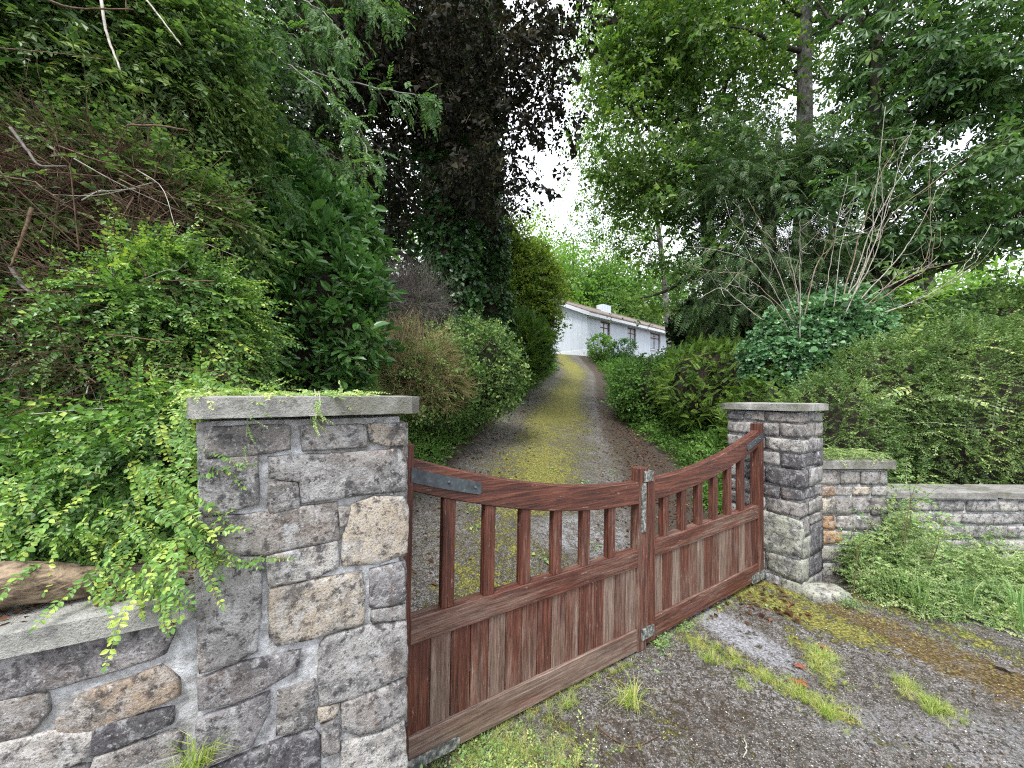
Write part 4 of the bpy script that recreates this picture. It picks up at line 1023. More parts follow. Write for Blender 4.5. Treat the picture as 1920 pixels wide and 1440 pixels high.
# ------------------------------------------------------------------ LEFT: copper maple and ivy-clad trunks
cm = tree_root('copper_maple', at(812, 560, 8.4)[:2], 'large dark purple copper maple hanging over the left side of the drive')
base = at(815, 640, 8.4); base[2] = hterr(*base[:2])
tp = trunk(cm, [base, at(812, 520, 8.3), at(806, 420, 8.1), at(800, 250, 8.), at(820, 60, 7.8), at(850, -200, 7.6)], [.17, .13, .12, .11, .09, .05], bark_dark)
trunk(cm, [at(812, 560, 8.3), at(790, 505, 8.2), at(760, 480, 8.1), at(735, 470, 8.)], [.08, .06, .05, .03], bark_dark, 'limb')
trunk(cm, [at(808, 450, 8.1), at(785, 400, 8.), at(765, 380, 7.9), at(740, 370, 7.8)], [.06, .05, .04, .02], bark_dark, 'limb')
cb = [(at(830, 120, 7.0), (1.9, 1.2, 1.5)), (at(1000, 130, 6.6), (.85, .8, 1.3)), (at(900, 330, 6.8), (1.05, .8, .62)), (at(690, 80, 7.2), (1.4, 1.0, 1.4)), (at(840, -180, 7.0), (2.3, 1.4, 1.3)), (at(960, 370, 6.4), (.45, .4, .35)), (at(1050, 40, 6.6), (.5, .6, .7)), (at(700, 330, 7.6), (1.0, .8, .9))]
cb = [(np.array(c), np.array(r)) for c, r in cb]
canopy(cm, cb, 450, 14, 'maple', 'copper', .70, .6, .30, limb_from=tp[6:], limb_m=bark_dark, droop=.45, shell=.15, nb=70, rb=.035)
for k, (px, lab, Y, rr) in enumerate(((855, 'broad ivy-clad trunk beside the copper maple, left of the drive', 8.0, .27), (925, 'narrower ivy-clad trunk, the one nearer the drive', 9.6, .24))):
    b0 = at(px, 640, Y); b0[2] = hterr(*b0[:2]); it = tree_root('ivy_clad_tree', b0[:2], lab, 'tree', 'ivy-clad trunks')
    pts = [b0, at(px-5, 560, Y), at(px-12, 450, Y), at(px-20, 250, Y), at(px-20, 0, Y)]; p = trunk(it, pts, [.25, .2, .17, .15, .1], bark_dark)
    n = 2100; i = R.integers(0, len(p)-1, n); f = R.random((n, 1)); c = p[i]*(1-f)+p[i+1]*f; an = R.uniform(0, 6.28, n); d = np.c_[np.cos(an), np.sin(an), R.normal(size=n)*.15]
    rad = rr*(1.5+.35*noise(c, 1.7))*R.uniform(.75, 1.1, n); P = c+d*rad[:, None]*np.array([1.25, 1, 1]); m = P[:, 2] > hterr(P[:, 0], P[:, 1])
    foliage(it, 'ivy', 'ivy', 'ivy', P[m], d[m], 1.3, .4, -.4, .5, tone=.5+.15*noise(P[m], 2.))
    V, Fc = tube(p, rr*1.25, 12); V = V+norm(V-np.repeat(p, 12, 0))*(noise(V, 2.)*.08)[:, None]; put('ivy_shade_sleeve', mesh('ivy_shade_sleeve', V, Fc, smooth=True), core_m, it)['kind'] = 'stuff'  # solid sleeve under the ivy leaves, inner shade painted in its colour
# dark evergreen mass behind the copper maple
de = tree_root('evergreen_tree', at(620, 500, 10.)[:2], 'very dark evergreen tree filling the gap behind the rowan and laurel')
b0 = at(600, 600, 10.); b0[2] = hterr(*b0[:2]); tp = trunk(de, [b0, at(600, 300, 10), at(610, -100, 10)], [.2, .15, .08], bark_dark)
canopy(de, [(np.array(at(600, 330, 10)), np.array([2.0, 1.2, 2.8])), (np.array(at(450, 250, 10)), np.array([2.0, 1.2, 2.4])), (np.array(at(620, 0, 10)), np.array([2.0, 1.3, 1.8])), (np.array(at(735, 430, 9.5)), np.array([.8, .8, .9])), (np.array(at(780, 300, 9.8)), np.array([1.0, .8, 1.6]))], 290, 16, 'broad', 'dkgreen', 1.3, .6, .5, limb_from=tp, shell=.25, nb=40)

# ------------------------------------------------------------------ LEFT bank
def dome(name, label, cat, px, py, Y, r, pr, mat, dens, **k):
    return shrub(name, label, cat, [(at(px, py, Y), r)]+[(at(*e[:3]), e[3]) for e in k.pop('extra', [])], pr, mat, dens, **k)
dr_ = dome('dead_bush', 'bare grey dead bush under the copper maple limbs', 'bush', 765, 575, 7.0, (.72, .5, .62), 'bigtwigs', 'tan', 420, corek=0, inset=.7, lump=.2, out=.5, up=.2, rnd=.6, scale=.7)
[c_ for c_ in dr_[0].children if c_.name.startswith('foliage')][0].data.materials[0] = twig_grey
dome('shadow_bush', 'deep green bush standing behind the bare grey dead bush', 'bush', 765, 590, 9.2, (1.15, .7, 1.25), 'broad', 'dkgreen', 60, corek=.8, lump=.25, scale=.8)
t1 = dome('dry_bush', 'tan dry straw-like bush behind the near pillar cap', 'bush', 760, 700, 5.3, (.50, .45, .52), 'drygrass', 'tan', 150, corek=.6, corem=core_m, lump=.4, lf=3., inset=.5, out=.35, up=.9, rnd=.5, scale=.55, upv=.2, extra=[(820, 715, 5.5, (.4, .4, .42))])
Px, Nx = surf([(at(770, 700, 5.3), (.60, .5, .58))], 130, .4, 3., .5); foliage(t1[0], 'foliage', 'small', 'hedge', Px, Nx, .6, .5, .4, .6, tone=.6)
P, Nn = surf([(at(770, 690, 5.3), (.55, .45, .60))], 200, .2); foliage(t1[0], 'stems', 'bigtwigs', 'tan', P, Nn, .6, .3, .8, .4, twig=twig_pale)
dome('mixed_bush', 'olive green bush with dry stems between the tan bush and the drive', 'bush', 890, 690, 6.6, (.75, .6, .78), 'small', 'hedge', 260, lump=.38, lf=2.6, inset=.4, up=.6, rnd=.6, extra=[(835, 720, 5.9, (.5, .5, .55))], tone=.55, scale=.8)
dome('conifer_bush', 'dark feathery conifer bush at the top left of the drive', 'bush', 978, 655, 10.5, (.75, .8, .95), 'frond', 'frond', 240, lump=.15, out=.6, up=.6, tone=.45)
yt = dome('yellow_green_bush', 'yellow-green rounded bush just left of the white house', 'bush', 990, 545, 12.5, (.95, .9, 1.35), 'small', 'yellow', 150, lump=.26, extra=[(950, 480, 12.5, (.6, .6, 1.2)), (1015, 580, 12.3, (.55, .6, .9)), (955, 600, 12, (.8, .8, 1.2))], scale=1.25, tone=.5)
# ------------------------------------------------------------------ RIGHT trees
mp = tree_root('maple_tree', at(1330, 600, 9)[:2], 'bright green maple with airy leaves arching over the right of the drive')
b0 = at(1335, 640, 9); b0[2] = hterr(*b0[:2]); tp = trunk(mp, [b0, at(1330, 480, 9), at(1310, 300, 8.8), at(1290, 100, 8.7), at(1290, -150, 8.6)], [.2, .16, .12, .08, .04], bark_dark)
for pts in ([(1320, 400), (1290, 330), (1240, 270), (1180, 200)], [(1318, 380), (1340, 250), (1370, 120), (1390, 0)], [(1325, 500), (1290, 520), (1250, 545), (1200, 560)]):
    trunk(mp, [at(x, y, 8.7-.2*i) for i, (x, y) in enumerate(pts)], [.07, .05, .035, .015], bark_dark, 'limb', 8)
mb = [(at(1190, 360, 8.2), (.85, .6, 1.1)), (at(1170, 130, 8.2), (.8, .7, 1.3)), (at(1160, 460, 8.6), (.5, .4, .35)), (at(1400, 300, 8.6), (1.3, .8, 1.6)), (at(1290, 90, 8.2), (2.0, 1.5, 2.0)), (at(1240, 330, 8.), (1.2, 1.1, 1.2)), (at(1150, 240, 7.8), (.55, .6, 1.4)), (at(1350, 470, 7.8), (.9, .8, .65)), (at(1210, 565, 8.2), (.75, .5, .28)), (at(1300, -180, 8.2), (2.4, 1.6, 1.4)), (at(1180, 60, 8.), (.7, .8, 1.3)), (at(1250, 480, 8.4), (.5, .5, .4))]
mb = [(np.array(c), np.array(r)) for c, r in mb]
canopy(mp, mb, 760, 11, 'maple', 'maple', .72, .55, .30, limb_from=tp[4:], droop=.35, shell=.1, nb=70, rb=.03, tone=.52)
br_ = tree_root('birch_tree', at(1120, 520, 17)[:2], 'thin leafy tree with sparse small leaves against the sky over the house')
b0 = at(1262, 600, 17); b0[2] = hterr(*b0[:2]); tp = trunk(br_, [b0, at(1230, 400, 17), at(1160, 100, 16.5)], [.14, .1, .04], bark_grey)
canopy(br_, [(np.array(at(1120, 300, 16.5)), np.array([1.5, 1.2, 4.0])), (np.array(at(1190, 420, 16.5)), np.array([1.8, 1.2, 2.2])), (np.array(at(1130, 60, 16.5)), np.array([2.2, 1.2, 2.8]))], 170, 9, 'small', 'lime', 1.5, .7, .5, limb_from=tp, shell=.05, nb=60, rb=.03, droop=.6)
tl = tree_root('tall_tree', at(1505, 640, 8.2)[:2], 'tall tree whose pale mottled trunk rises out of the top right of the frame')
b0 = at(1500, 660, 8.2); b0[2] = hterr(*b0[:2]); tp = trunk(tl, [b0, at(1500, 500, 8.2), at(1508, 300, 8.1), at(1508, 120, 8.), at(1508, -100, 8.), at(1500, -320, 8.)], [.2, .17, .15, .14, .12, .08], bark_grey)
for pts in ([(1500, 96), (1450, 80), (1410, 58), (1370, 50)], [(1512, 90), (1560, 50), (1600, 20), (1640, -20)], [(1500, 30), (1470, 0), (1440, -40)], [(1515, 40), (1570, 32), (1620, 30)]):
    trunk(tl, [at(x, y, 7.9-.15*i) for i, (x, y) in enumerate(pts)], [.05, .04, .03, .015][:len(pts)], bark_dark, 'limb', 8)
canopy(tl, [(np.array(at(1570, 200, 9.4)), np.array([1.2, .6, 1.3])), (np.array(at(1500, 20, 9.4)), np.array([2.2, .9, 2.0])), (np.array(at(1480, -250, 8.6)), np.array([2.8, 1.6, 1.6])), (np.array(at(1400, 150, 9.2)), np.array([1.2, .7, 1.6]))], 230, 11, 'maple', 'maple', .75, .55, .35, limb_from=tp[8:], shell=.2, nb=40, tone=.42)
yw = tree_root('yew_tree', at(1440, 620, 7.2)[:2], 'dark feathery yew below the tall trunk, behind the bare branches')
b0 = at(1440, 660, 7.2); b0[2] = hterr(*b0[:2]); tp = trunk(yw, [b0, at(1440, 500, 7.2), at(1450, 350, 7.2), at(1460, 240, 7.2)], [.16, .13, .09, .04], bark_dark)
yb = [(np.array(at(1420, 380, 7.1)), np.array([1.35, .9, 1.15])), (np.array(at(1530, 330, 6.9)), np.array([.95, .7, 1.0])), (np.array(at(1380, 540, 7.2)), np.array([.9, .8, .9])), (np.array(at(1520, 500, 7.1)), np.array([.9, .8, .8])), (np.array(at(1340, 300, 7.6)), np.array([.8, .7, .9]))]
canopy(yw, yb, 330, 15, 'yew', 'yew', 1.35, .35, .30, limb_from=tp, droop=.5, shell=.3, nb=60, rb=.03)
ch = tree_root('horse_chestnut', (6.9, 7.0), 'horse chestnut with large palmate leaves filling the upper right corner', 'tree')
tp = trunk(ch, [(6.9, 7.0, hterr(6.9, 7.)), (6.85, 6.9, 3.), (6.7, 6.8, 5.), (6.5, 6.6, 8.)], [.24, .2, .16, .08], bark_dark)
hb = [(np.array(at(1760, 130, 6.4)), np.array([1.9, 1.2, 1.8])), (np.array(at(1830, 390, 6.0)), np.array([1.5, 1., 1.1])), (np.array(at(1660, 420, 6.5)), np.array([.9, .8, 1.0])), (np.array(at(1600, 270, 6.6)), np.array([.7, .7, .9])), (np.array(at(1980, 200, 6.2)), np.array([1.2, 1., 2.0])), (np.array(at(1760, -220, 6.4)), np.array([2.3, 1.4, 1.3])), (np.array(at(1560, 365, 5.6)), np.array([.35, .3, .18]))]
canopy(ch, hb, 480, 11, 'chestnut', 'chestnut', .95, .5, .30, limb_from=tp[5:], droop=.3, shell=.15, nb=60, rb=.035)
for k, (px, Y, col, lab) in enumerate(((1740, 13., 'lime', 'paler tree glimpsed behind the chestnut leaves, right of the yew'), (1560, 14., 'dkgreen', 'dark round tree low behind the yew'))):
    r_ = tree_root('background_tree', at(px, 600, Y)[:2], lab, 'tree', 'background trees'); b0 = at(px, 640, Y); b0[2] = hterr(*b0[:2]); tp = trunk(r_, [b0, at(px, 400, Y)], [.2, .1], bark_dark)
    canopy(r_, [(np.array(at(px, 560 if k else 590, Y)), np.array([2.8, 1.5, 1.8 if k else 1.2]))], 60, 12, 'broad', col, 1.6, .6, .6, limb_from=tp, nb=12)

# ------------------------------------------------------------------ bare elder and ivy mound
iv = shrub('ivy_mound', 'blue-green ivy mound at the foot of the bare branches', 'ivy', [(at(1545, 640, 5.6), (.85, .6, .75)), (at(1470, 680, 5.7), (.5, .5, .6)), (at(1600, 590, 5.7), (.45, .4, .4))], 'ivy', 'ivyblue', 520, .78, lump=.38, lf=2.6, inset=.35, out=.6, up=.0, rnd=.6, droop=.2, tone=.48, scale=.78, tvar=.18)
eb = empty('bare_shrub', (*at(1540, 620, 5.4)[:2], float(hterr(*at(1540, 620, 5.4)[:2]))), 'leafless shrub of pale bare branches fanning out above the hedge', 'dead shrub')
ends = [((1490, 600), (1400, 520), (1340, 510), (1278, 490)), ((1490, 610), (1420, 500), (1350, 470), (1290, 462)), ((1495, 600), (1440, 470), (1400, 440), (1385, 385)), ((1500, 590), (1480, 500), (1440, 440), (1402, 372)), ((1500, 600), (1500, 500), (1500, 440), (1500, 400)), ((1500, 640), (1497, 560), (1480, 480), (1478, 450)), ((1505, 600), (1530, 500), (1560, 460), (1570, 430)), ((1430, 600), (1380, 560), (1350, 540), (1310, 560)), ((1560, 600), (1580, 450), (1600, 380), (1605, 320)), ((1570, 600), (1610, 450), (1650, 330), (1700, 260)), ((1575, 600), (1630, 440), (1690, 330), (1765, 240)), ((1580, 600), (1650, 430), (1690, 300), (1718, 225)), ((1580, 600), (1660, 420), (1740, 350), (1850, 270)), ((1585, 590), (1670, 500), (1720, 430), (1760, 350)), ((1585, 590), (1640, 550), (1720, 510), (1760, 480)), ((1590, 600), (1680, 540), (1740, 500), (1752, 440)), ((1590, 610), (1700, 570), (1790, 520), (1858, 420)), ((1540, 600), (1560, 480), (1570, 420), (1590, 330)), ((1600, 600), (1680, 520), (1740, 480), (1745, 300)), ((1570, 600), (1640, 480), (1655, 380), (1648, 290)), ((1560, 600), (1620, 500), (1640, 380), (1660, 200)), ((1600, 600), (1670, 580), (1740, 560), (1800, 505)), ((1480, 620), (1440, 560), (1400, 550), (1360, 500))]
for k, e in enumerate(ends):
    Y = 5.35-.25*R.random(); pts = [at(x, y, Y-.12*i) for i, (x, y) in enumerate(e)]; a = Acc(); p = curve(pts, 22, .005)
    r0 = R.uniform(.005, .010); tube(p, np.linspace(r0, .0025, 22), 6, .5, 0, a)
    for _ in range(5):
        j = R.integers(5, 19); d = norm(p[j+1]-p[j]+R.normal(size=3)*.035*2); L_ = R.uniform(.2, .5)
        q = curve([p[j], p[j]+d*L_*.5+R.normal(size=3)*.03, p[j]+d*L_+np.array([0, 0, .08])], 8); tube(q, np.linspace(.003, .0012, 8), 4, .5, 0, a)
    o = a.build('stem', twig_pale if k % 3 else bark_mat('warm_bare_stem%d' % k, (.13, .10, .07), (.34, .27, .20), None, 20, 1, .002), eb, smooth=True)

# ------------------------------------------------------------------ right hedge mound and bank
hedge = shrub('hedge', 'broad mounded small-leaved hedge behind the right wing walls', 'hedge', [(at(1780, 800, 4.75), (1.28, .75, 1.30)), (at(1560, 830, 4.5), (.55, .5, .80)), (at(1950, 800, 4.6), (.9, .7, 1.35)), (at(1660, 770, 4.8), (.8, .6, .93))], 'hedge', 'hedge', 520, .88, lump=.09, lf=2.2, out=.55, up=.15, rnd=.45, inset=.12, base=(4.6, 4.7), keep=lambda P: noise(P*np.array([.7, .7, 3.2]), 2.2, 2) > -.75+.3*R.random(len(P)), tone=.56, scale=.88)
hr = hedge[0]
P, Nn = surf([(at(1760, 800, 4.75), (1.3, .77, 1.32)), (at(1950, 800, 4.6), (.92, .72, 1.37))], 22, .09); foliage(hr, 'pale_shoots', 'hedge', 'weed', P, Nn, 1.5, .6, -.2, .6, tone=.75, twig=twig_pale)
shrub('honeysuckle_bush', 'lighter green bush on top right, behind the hedge mound', 'bush', [(at(1880, 640, 6.3), (1.4, .8, .75)), (at(1740, 650, 6.2), (.7, .6, .55))], 'small', 'hedge', 300, .85, lump=.24, scale=.8, tone=.5, up=.4)
shrub('juniper_bush', 'soft feathery green juniper bush right of the drive, behind the far pillar', 'bush', [(at(1350, 730, 7.2), (1.15, .9, .85)), (at(1440, 790, 5.6), (.55, .6, .75)), (at(1290, 740, 8.2), (.7, .8, .8))], 'frond', 'frond', 330, .85, lump=.28, lf=2.5, out=.5, up=.4, rnd=.6, tone=.58, scale=.5)
shrub('low_bush', 'low green bush on the right edge of the drive, furthest up before the house', 'bush', [(at(1215, 735, 9.5), (.75, 1.2, .70)), (at(1280, 730, 11.), (1.1, 1.2, .95)), (at(1340, 690, 12.), (1.3, 1., 1.))], 'small', 'bank', 120, .85, lump=.2, scale=1.15, tone=.4)
shrub('round_bush', 'dark rounded bush right of the house front', 'bush', [(at(1305, 615, 12.), (.75, .7, .85))], 'ivy', 'dkgreen', 180, .85, lump=.12, scale=1.3)
shrub('lime_bush', 'bright lime green leafy bush right of the drive under the yew', 'bush', [(at(1370, 620, 9.4), (.9, .6, .75))], 'broad', 'maple', 150, .8, lump=.2, scale=.9, tone=.4)

# ------------------------------------------------------------------ bank ground cover (both sides)
def cover(n, side, dmin, dmax, y0, y1, pw=1.6):
    y = y0+(y1-y0)*R.random(n)**pw; d = dmin+(dmax-dmin)*R.random(n)**1.2
    x = np.where(side < 0, xl(y)-d, xr(y)+d+.38*(1-sm(y, 7., 10.))+.25*sm(y, 11, 16)); z = hterr(x, y)
    return np.c_[x, y, z], d
for side, nm, lab in ((-1, 'ground_cover', 'leafy ground cover and weeds on the left bank of the drive'), (1, 'ground_cover', 'leafy ground cover and weeds on the right bank of the drive')):
    n = 5600 if side < 0 else 5000
    P, d = cover(n, side, -.10 if side < 0 else -.05, 2.6, 3.6 if side < 0 else 4.7, 21); hh = .05+.30*sm(d, .0, .8)+.08*noise(P, 2.)
    P[:, 2] += R.random(n)*np.maximum(hh, .02); up = norm(np.c_[R.normal(size=(n, 2))*.7, R.uniform(.2, 1.2, n)])
    up[:, 0] += .5*(-side); a = Acc()
    stamp(a, PR['ground'], P, frames(norm(up)), (1.0+.10*P[:, 1])*R.uniform(.7, 1.3, n), .5+.2*noise(P, 1.5, 1)+R.normal(size=n)*.1)
    m = R.random(n) < .18; stamp(a, PR['longgrass'], P[m]-np.array([0, 0, .05]), frames(norm(np.c_[R.normal(size=(m.sum(), 2)), R.normal(size=m.sum())*.05])), R.uniform(.4, .8, m.sum()), .55)
    tag(a.build(nm, [G['bank'], twig_green], None), lab, 'ground cover', kind='stuff')
# bigger leaf rosettes near the gate
a = Acc(); n = 200; P, d = cover(n, -1, -.05, .6, 4.2, 6.5, 1.); P[:, 2] += .06+R.random(n)*.12
stamp(a, PR['laurel'], P, frames(norm(np.c_[R.normal(size=(n, 2)), R.uniform(.0, .8, n)])), R.uniform(.6, 1.0, n), .6+R.normal(size=n)*.1)
P, d = cover(260, 1, .25, 1.3, 4.7, 7.0, 1.); n = 260; P[:, 2] += .08+R.random(n)*.25
stamp(a, PR['laurel'], P, frames(norm(np.c_[R.normal(size=(n, 2)), R.uniform(.0, .8, n)])), R.uniform(.5, .9, n), .6+R.normal(size=n)*.12)
tag(a.build('laurel_seedlings', [G['bank'], twig_green], None), 'larger fresh green leaves edging the drive just inside the gate', 'ground cover', kind='stuff')
# leaf litter on the drive
a = Acc(); n = 3200; y = R.uniform(2.6, 12, n); s_ = R.random(n) < .68; u = np.where(s_, R.beta(4, 1.3, n), -R.beta(4, 1.5, n)); mid = .5*(xl(y)+xr(y)); half = .5*(xr(y)-xl(y)); x = mid+u*half*1.05
P = np.c_[x, y, hterr(x, y)+.014]; X = norm(np.c_[R.normal(size=(n, 2)), R.normal(size=n)*.12]); V, Fc = leaf_quad(.045, .025, .3)
stamp(a, [(V, Fc, np.full(4, .5), np.zeros(2, int))], P, frames(X, norm(np.array([0, 0, 1.])+R.normal(size=(n, 3))*.3)), R.uniform(.5, 1.4, n), .45+R.normal(size=n)*.2)
m = qof(P[:, 0], P[:, 1]) > .1
tag(a.build('fallen_leaves', [MATS['dead_leaf_litter']], None), 'brown fallen leaves and debris along both edges of the drive', 'leaf litter', kind='stuff')
a = Acc(); n = 60; y = R.uniform(2.2, 6, n); x = xl(y)+(xr(y)-xl(y))*R.random(n); P = np.c_[x, y, hterr(x, y)+.02]
stamp(a, PR['ground'], P, frames(norm(np.c_[R.normal(size=(n, 2)), R.uniform(0, .3, n)])), R.uniform(.8, 1.5, n), .7)
tag(a.build('small_weeds', [G['weed'], twig_green], None), 'small green weeds and fallen green leaves on the drive behind the gate', 'weeds', kind='stuff')

# ------------------------------------------------------------------ weeds in front of the right walls and forecourt details
def gpt(px, py, z=0.): p = gp(px, py); return np.array([p[0], p[1], float(hterr(*p))+z])
a = Acc(); ag = Acc()
n = 4200; s = R.random(n); t = R.random(n)
top = np.array([[2.95, 3.25], [3.6, 3.42], [5.6, 3.3]]); bot = np.array([[2.85, 3.0], [3.05, 2.70], [4.6, 1.85]])
tx = np.stack([np.interp(s, [0, .4, 1], top[:, k]) for k in (0, 1)], -1); bx_ = np.stack([np.interp(s, [0, .4, 1], bot[:, k]) for k in (0, 1)], -1)
t2 = t**.9; xy = tx*(1-t2[:, None])+bx_*t2[:, None]; hgt = (.24+.40*np.exp(-((s-.33)/.12)**2))*(1-t2)**1.1+.03; xy = xy+(noise(np.c_[xy, 0*s], 2.2, 2)*.10*t2)[:, None]*np.array([0, -1.]); hgt *= (1+.7*noise(np.c_[xy, 0*s], 3.)); P = np.c_[xy, R.random(n)*np.maximum(hgt, .015)]
X = norm(np.c_[R.normal(size=n)*.6, R.normal(size=n)*.5-.35, R.uniform(-.1, .7, n)]); stamp(a, PR['box'], P, frames(X, norm(np.array([0, -.4, 1.])+R.normal(size=(n, 3))*.4)), R.uniform(.7, 1.25, n), .50+.22*noise(P, 4.)+R.normal(size=n)*.14)
a.build('ground_cover', [G['wallweed'], twig_pale], None); tag(bpy.data.objects[a and [o.name for o in C.objects if o.name.startswith('ground_cover')][-1]], 'sprawling pale green cotoneaster-like weeds in front of the right garden wall', 'ground cover', kind='stuff')
m = R.random(n) < .018; stamp(ag, PR['longgrass'], P[m]*np.array([1, 1, .3]), frames(norm(np.c_[R.normal(size=(m.sum(), 2)), 0*P[m][:, 0]])), R.uniform(.5, 1.0, m.sum()), .55)
tag(ag.build('long_grass', [G['weed'], twig_green], None), 'long grass blades rising among the weeds by the wing walls', 'grass', kind='stuff')
a = Acc(); n = 60; P = gpt(1575, 1030)+R.normal(size=(n, 3))*np.array([.10, .06, .0]); P[:, 2] = R.uniform(0, .28, n)
stamp(a, PR['ground'], P, frames(norm(np.c_[R.normal(size=(n, 2))*.6, R.uniform(.2, 1, n)])), R.uniform(.7, 1.2, n), .5+R.normal(size=n)*.15)
o = a.build('red_weed', [G['red'], twig_brown], None); tag(o, 'reddish dying weeds at the foot of the far pillar and wing wall', 'weeds', kind='stuff')
# tall thin weeds by the wing walls
for k, (px, Y, h, lab) in enumerate(((1690, 3.05, .95, 'tall thin flowering weed leaning in front of the wing wall end'), (1600, 2.95, .6, 'slender upright weed right beside the far pillar base'), (1740, 3.0, .62, 'shorter green weed left of the low garden wall'))):
    a = Acc(); b0 = np.array([(px-HX)/F*Y, Y, 0]); p = curve([b0, b0+np.array([.03, 0, h*.5]), b0+np.array([.12, .02, h*.85]), b0+np.array([.2, .02, h])], 14); tube(p, np.linspace(.004, .0015, 14), 5, .5, 1, a)
    n = 12; stamp(a, PR['ground'], p[2:14], frames(norm(np.c_[R.normal(size=(n, 2)), R.uniform(.0, .6, n)])), R.uniform(.8, 1.4, n)*.8, .65)
    for _ in range(2):
        p2 = curve([p[3], p[6]+R.normal(size=3)*.06, p[11]+R.normal(size=3)*.14], 9); tube(p2, np.linspace(.003, .0012, 9), 4, .5, 1, a); stamp(a, PR['ground'], p2[3:], frames(norm(np.c_[R.normal(size=(6, 2)), R.uniform(.0, .6, 6)])), np.full(6, .8), .65)
    tag(a.build('weed_plant', [G['weed'], twig_green], None), lab, 'weed', 'tall weeds by the wing walls')
# grit, bark and leaf crumbs on the forecourt
a = Acc(); n = 2600; px_r = R.uniform(780, 1950, n); py_r = R.uniform(1120, 1460, n); Yr = EYE*F/(py_r-HY); P = np.c_[(px_r-HX)/F*Yr, Yr, np.zeros(n)]; P = P[qof(P[:, 0], P[:, 1]) < .05]; n = len(P)
P[:, 2] = hterr(P[:, 0], P[:, 1])+.007; V, Fc = leaf_quad(.009, .006, .5); V2 = np.array([[0, 0, 0], [.5, .35, .05], [1, 0, 0], [.5, -.35, .05], [.5, 0, .38]])*.0055; F2 = np.array([[0, 4, 1], [1, 4, 2], [2, 4, 3], [3, 4, 0]])
stamp(a, [(V, Fc, np.full(4, .5), np.zeros(2, int)), (V2, F2[:, ::-1], np.full(5, .7), np.ones(4, int)), (V2, F2[:, ::-1], np.full(5, .7), np.ones(4, int))], P, frames(norm(np.c_[R.normal(size=(n, 2)), R.normal(size=n)*.1])), R.uniform(.4, 1.9, n)**1., .5+R.normal(size=n)*.22)
b = NB('pale_grit'); grit_m = b.finish(b.ramp(b.attr('tone').outputs['Fac'], [(.3, (.10, .09, .085)), (.7, (.30, .29, .28)), (1., (.55, .54, .52))]), .9)
tag(a.build('grit', [leaf_mat('dark_leaf_crumb', (.02, .014, .01), (.07, .045, .03), (.17, .12, .08), None, .1, .8, .1), grit_m], None), 'loose grit and leaf crumbs scattered over the forecourt', 'grit', kind='stuff')
# flat stone at the pillar foot
V, Fq = cube_grid(6); W = norm(V)*.5+V*.5; W = W*np.array([.17, .10, .055]); W += norm(V)*(noise(W+3, 14)*.012)[:, None]; c = gpt(1545, 1118, .02)
o = put('loose_stone', mesh('loose_stone', W+c, Fq, smooth=True), stone_m); o.color = (.36, .36, .29, 1); tag(o, 'flat mossy stone lying at the foot of the far gate pillar', 'stone')
# grass tufts
tufts = [(1180, 1320, 1.1, 'spiky grass tuft alone on the forecourt below the gate meeting stiles'), (1065, 1330, .7, 'small grass tuft against the bottom rail of the near gate leaf'), (1545, 1240, .9, 'upright grass tuft at the far end of the pale worn patch'), (1500, 1310, .7, 'grass tuft beside the red fallen leaves'), (1560, 1345, .7, 'grass tuft at the near end of the mossy crack'), (1700, 1290, .8, 'left grass tuft of the right hand pair on the forecourt'), (1770, 1340, .8, 'right grass tuft of the pair, nearer the right edge'), (1330, 1240, .7, 'grass tuft just left of the pale worn patch'), (1400, 1290, .6, 'low grass tuft in the middle of the mossy crack'), (360, 1430, .8, 'grass tuft in the corner between near pillar and low wall')]
for px, py, sc, lab in tufts:
    p = gpt(px, py) if px > 400 else np.array([-.80, .90, .72])
    if px < 400: p = np.array([*at(355, 1430, .93)[:2], at(355, 1430, .93)[2]-.03])
    a = Acc(); n = 7; P = p+R.normal(size=(n, 3))*np.array([.035, .025, 0])*sc; stamp(a, PR['grass'], P, frames(norm(np.c_[R.normal(size=(n, 2)), np.zeros(n)])), R.uniform(.5, .95, n)*sc, .72+R.normal(size=n)*.14)
    tag(a.build('grass_tuft', [G['grass'], twig_green], None), lab, 'grass', 'grass tufts on the forecourt')
# moss and fine grass in the cracks
a = Acc()
for (p0, p1, wd, cnt, sc) in (((1280, 1195), (1590, 1350), .045, 300, .26), ((1690, 1290), (1790, 1350), .05, 100, .26), ((1530, 1220), (1560, 1290), .05, 120, .3), ((860, 1395), (1080, 1440), .10, 420, .25), ((770, 1435), (1200, 1235), .03, 160, .25), ((1230, 1215), (1420, 1100), .03, 120, .2), ((1390, 1100), (1620, 1140), .12, 260, .15), ((1600, 1130), (1900, 1230), .14, 200, .15)):
    A0, A1 = gp(*p0), gp(*p1); f = R.random(cnt)[:, None]; xy = A0*(1-f)+A1*f+R.normal(size=(cnt, 2))*wd; P = np.c_[xy, hterr(xy[:, 0], xy[:, 1])+.004]
    stamp(a, PR['grass'], P, frames(norm(np.c_[R.normal(size=(cnt, 2)), R.normal(size=cnt)*.25])), sc*R.uniform(.4, 1.4, cnt), .78+R.normal(size=cnt)*.18)
tag(a.build('crack_grass', [G['grass'], twig_green], None), 'short yellow-green grass and moss growing in the forecourt cracks', 'grass', kind='stuff')
a = Acc(); n = 520; A0, A1 = gp(850, 1420), gp(1050, 1440); f = R.random(n)[:, None]; xy = A0*(1-f)+A1*f+R.normal(size=(n, 2))*np.array([.12, .09]); P = np.c_[xy, hterr(xy[:, 0], xy[:, 1])+.01]
stamp(a, PR['ground'], P, frames(norm(np.c_[R.normal(size=(n, 2)), R.uniform(.0, .5, n)])), R.uniform(.22, .5, n), .8+R.normal(size=n)*.12)
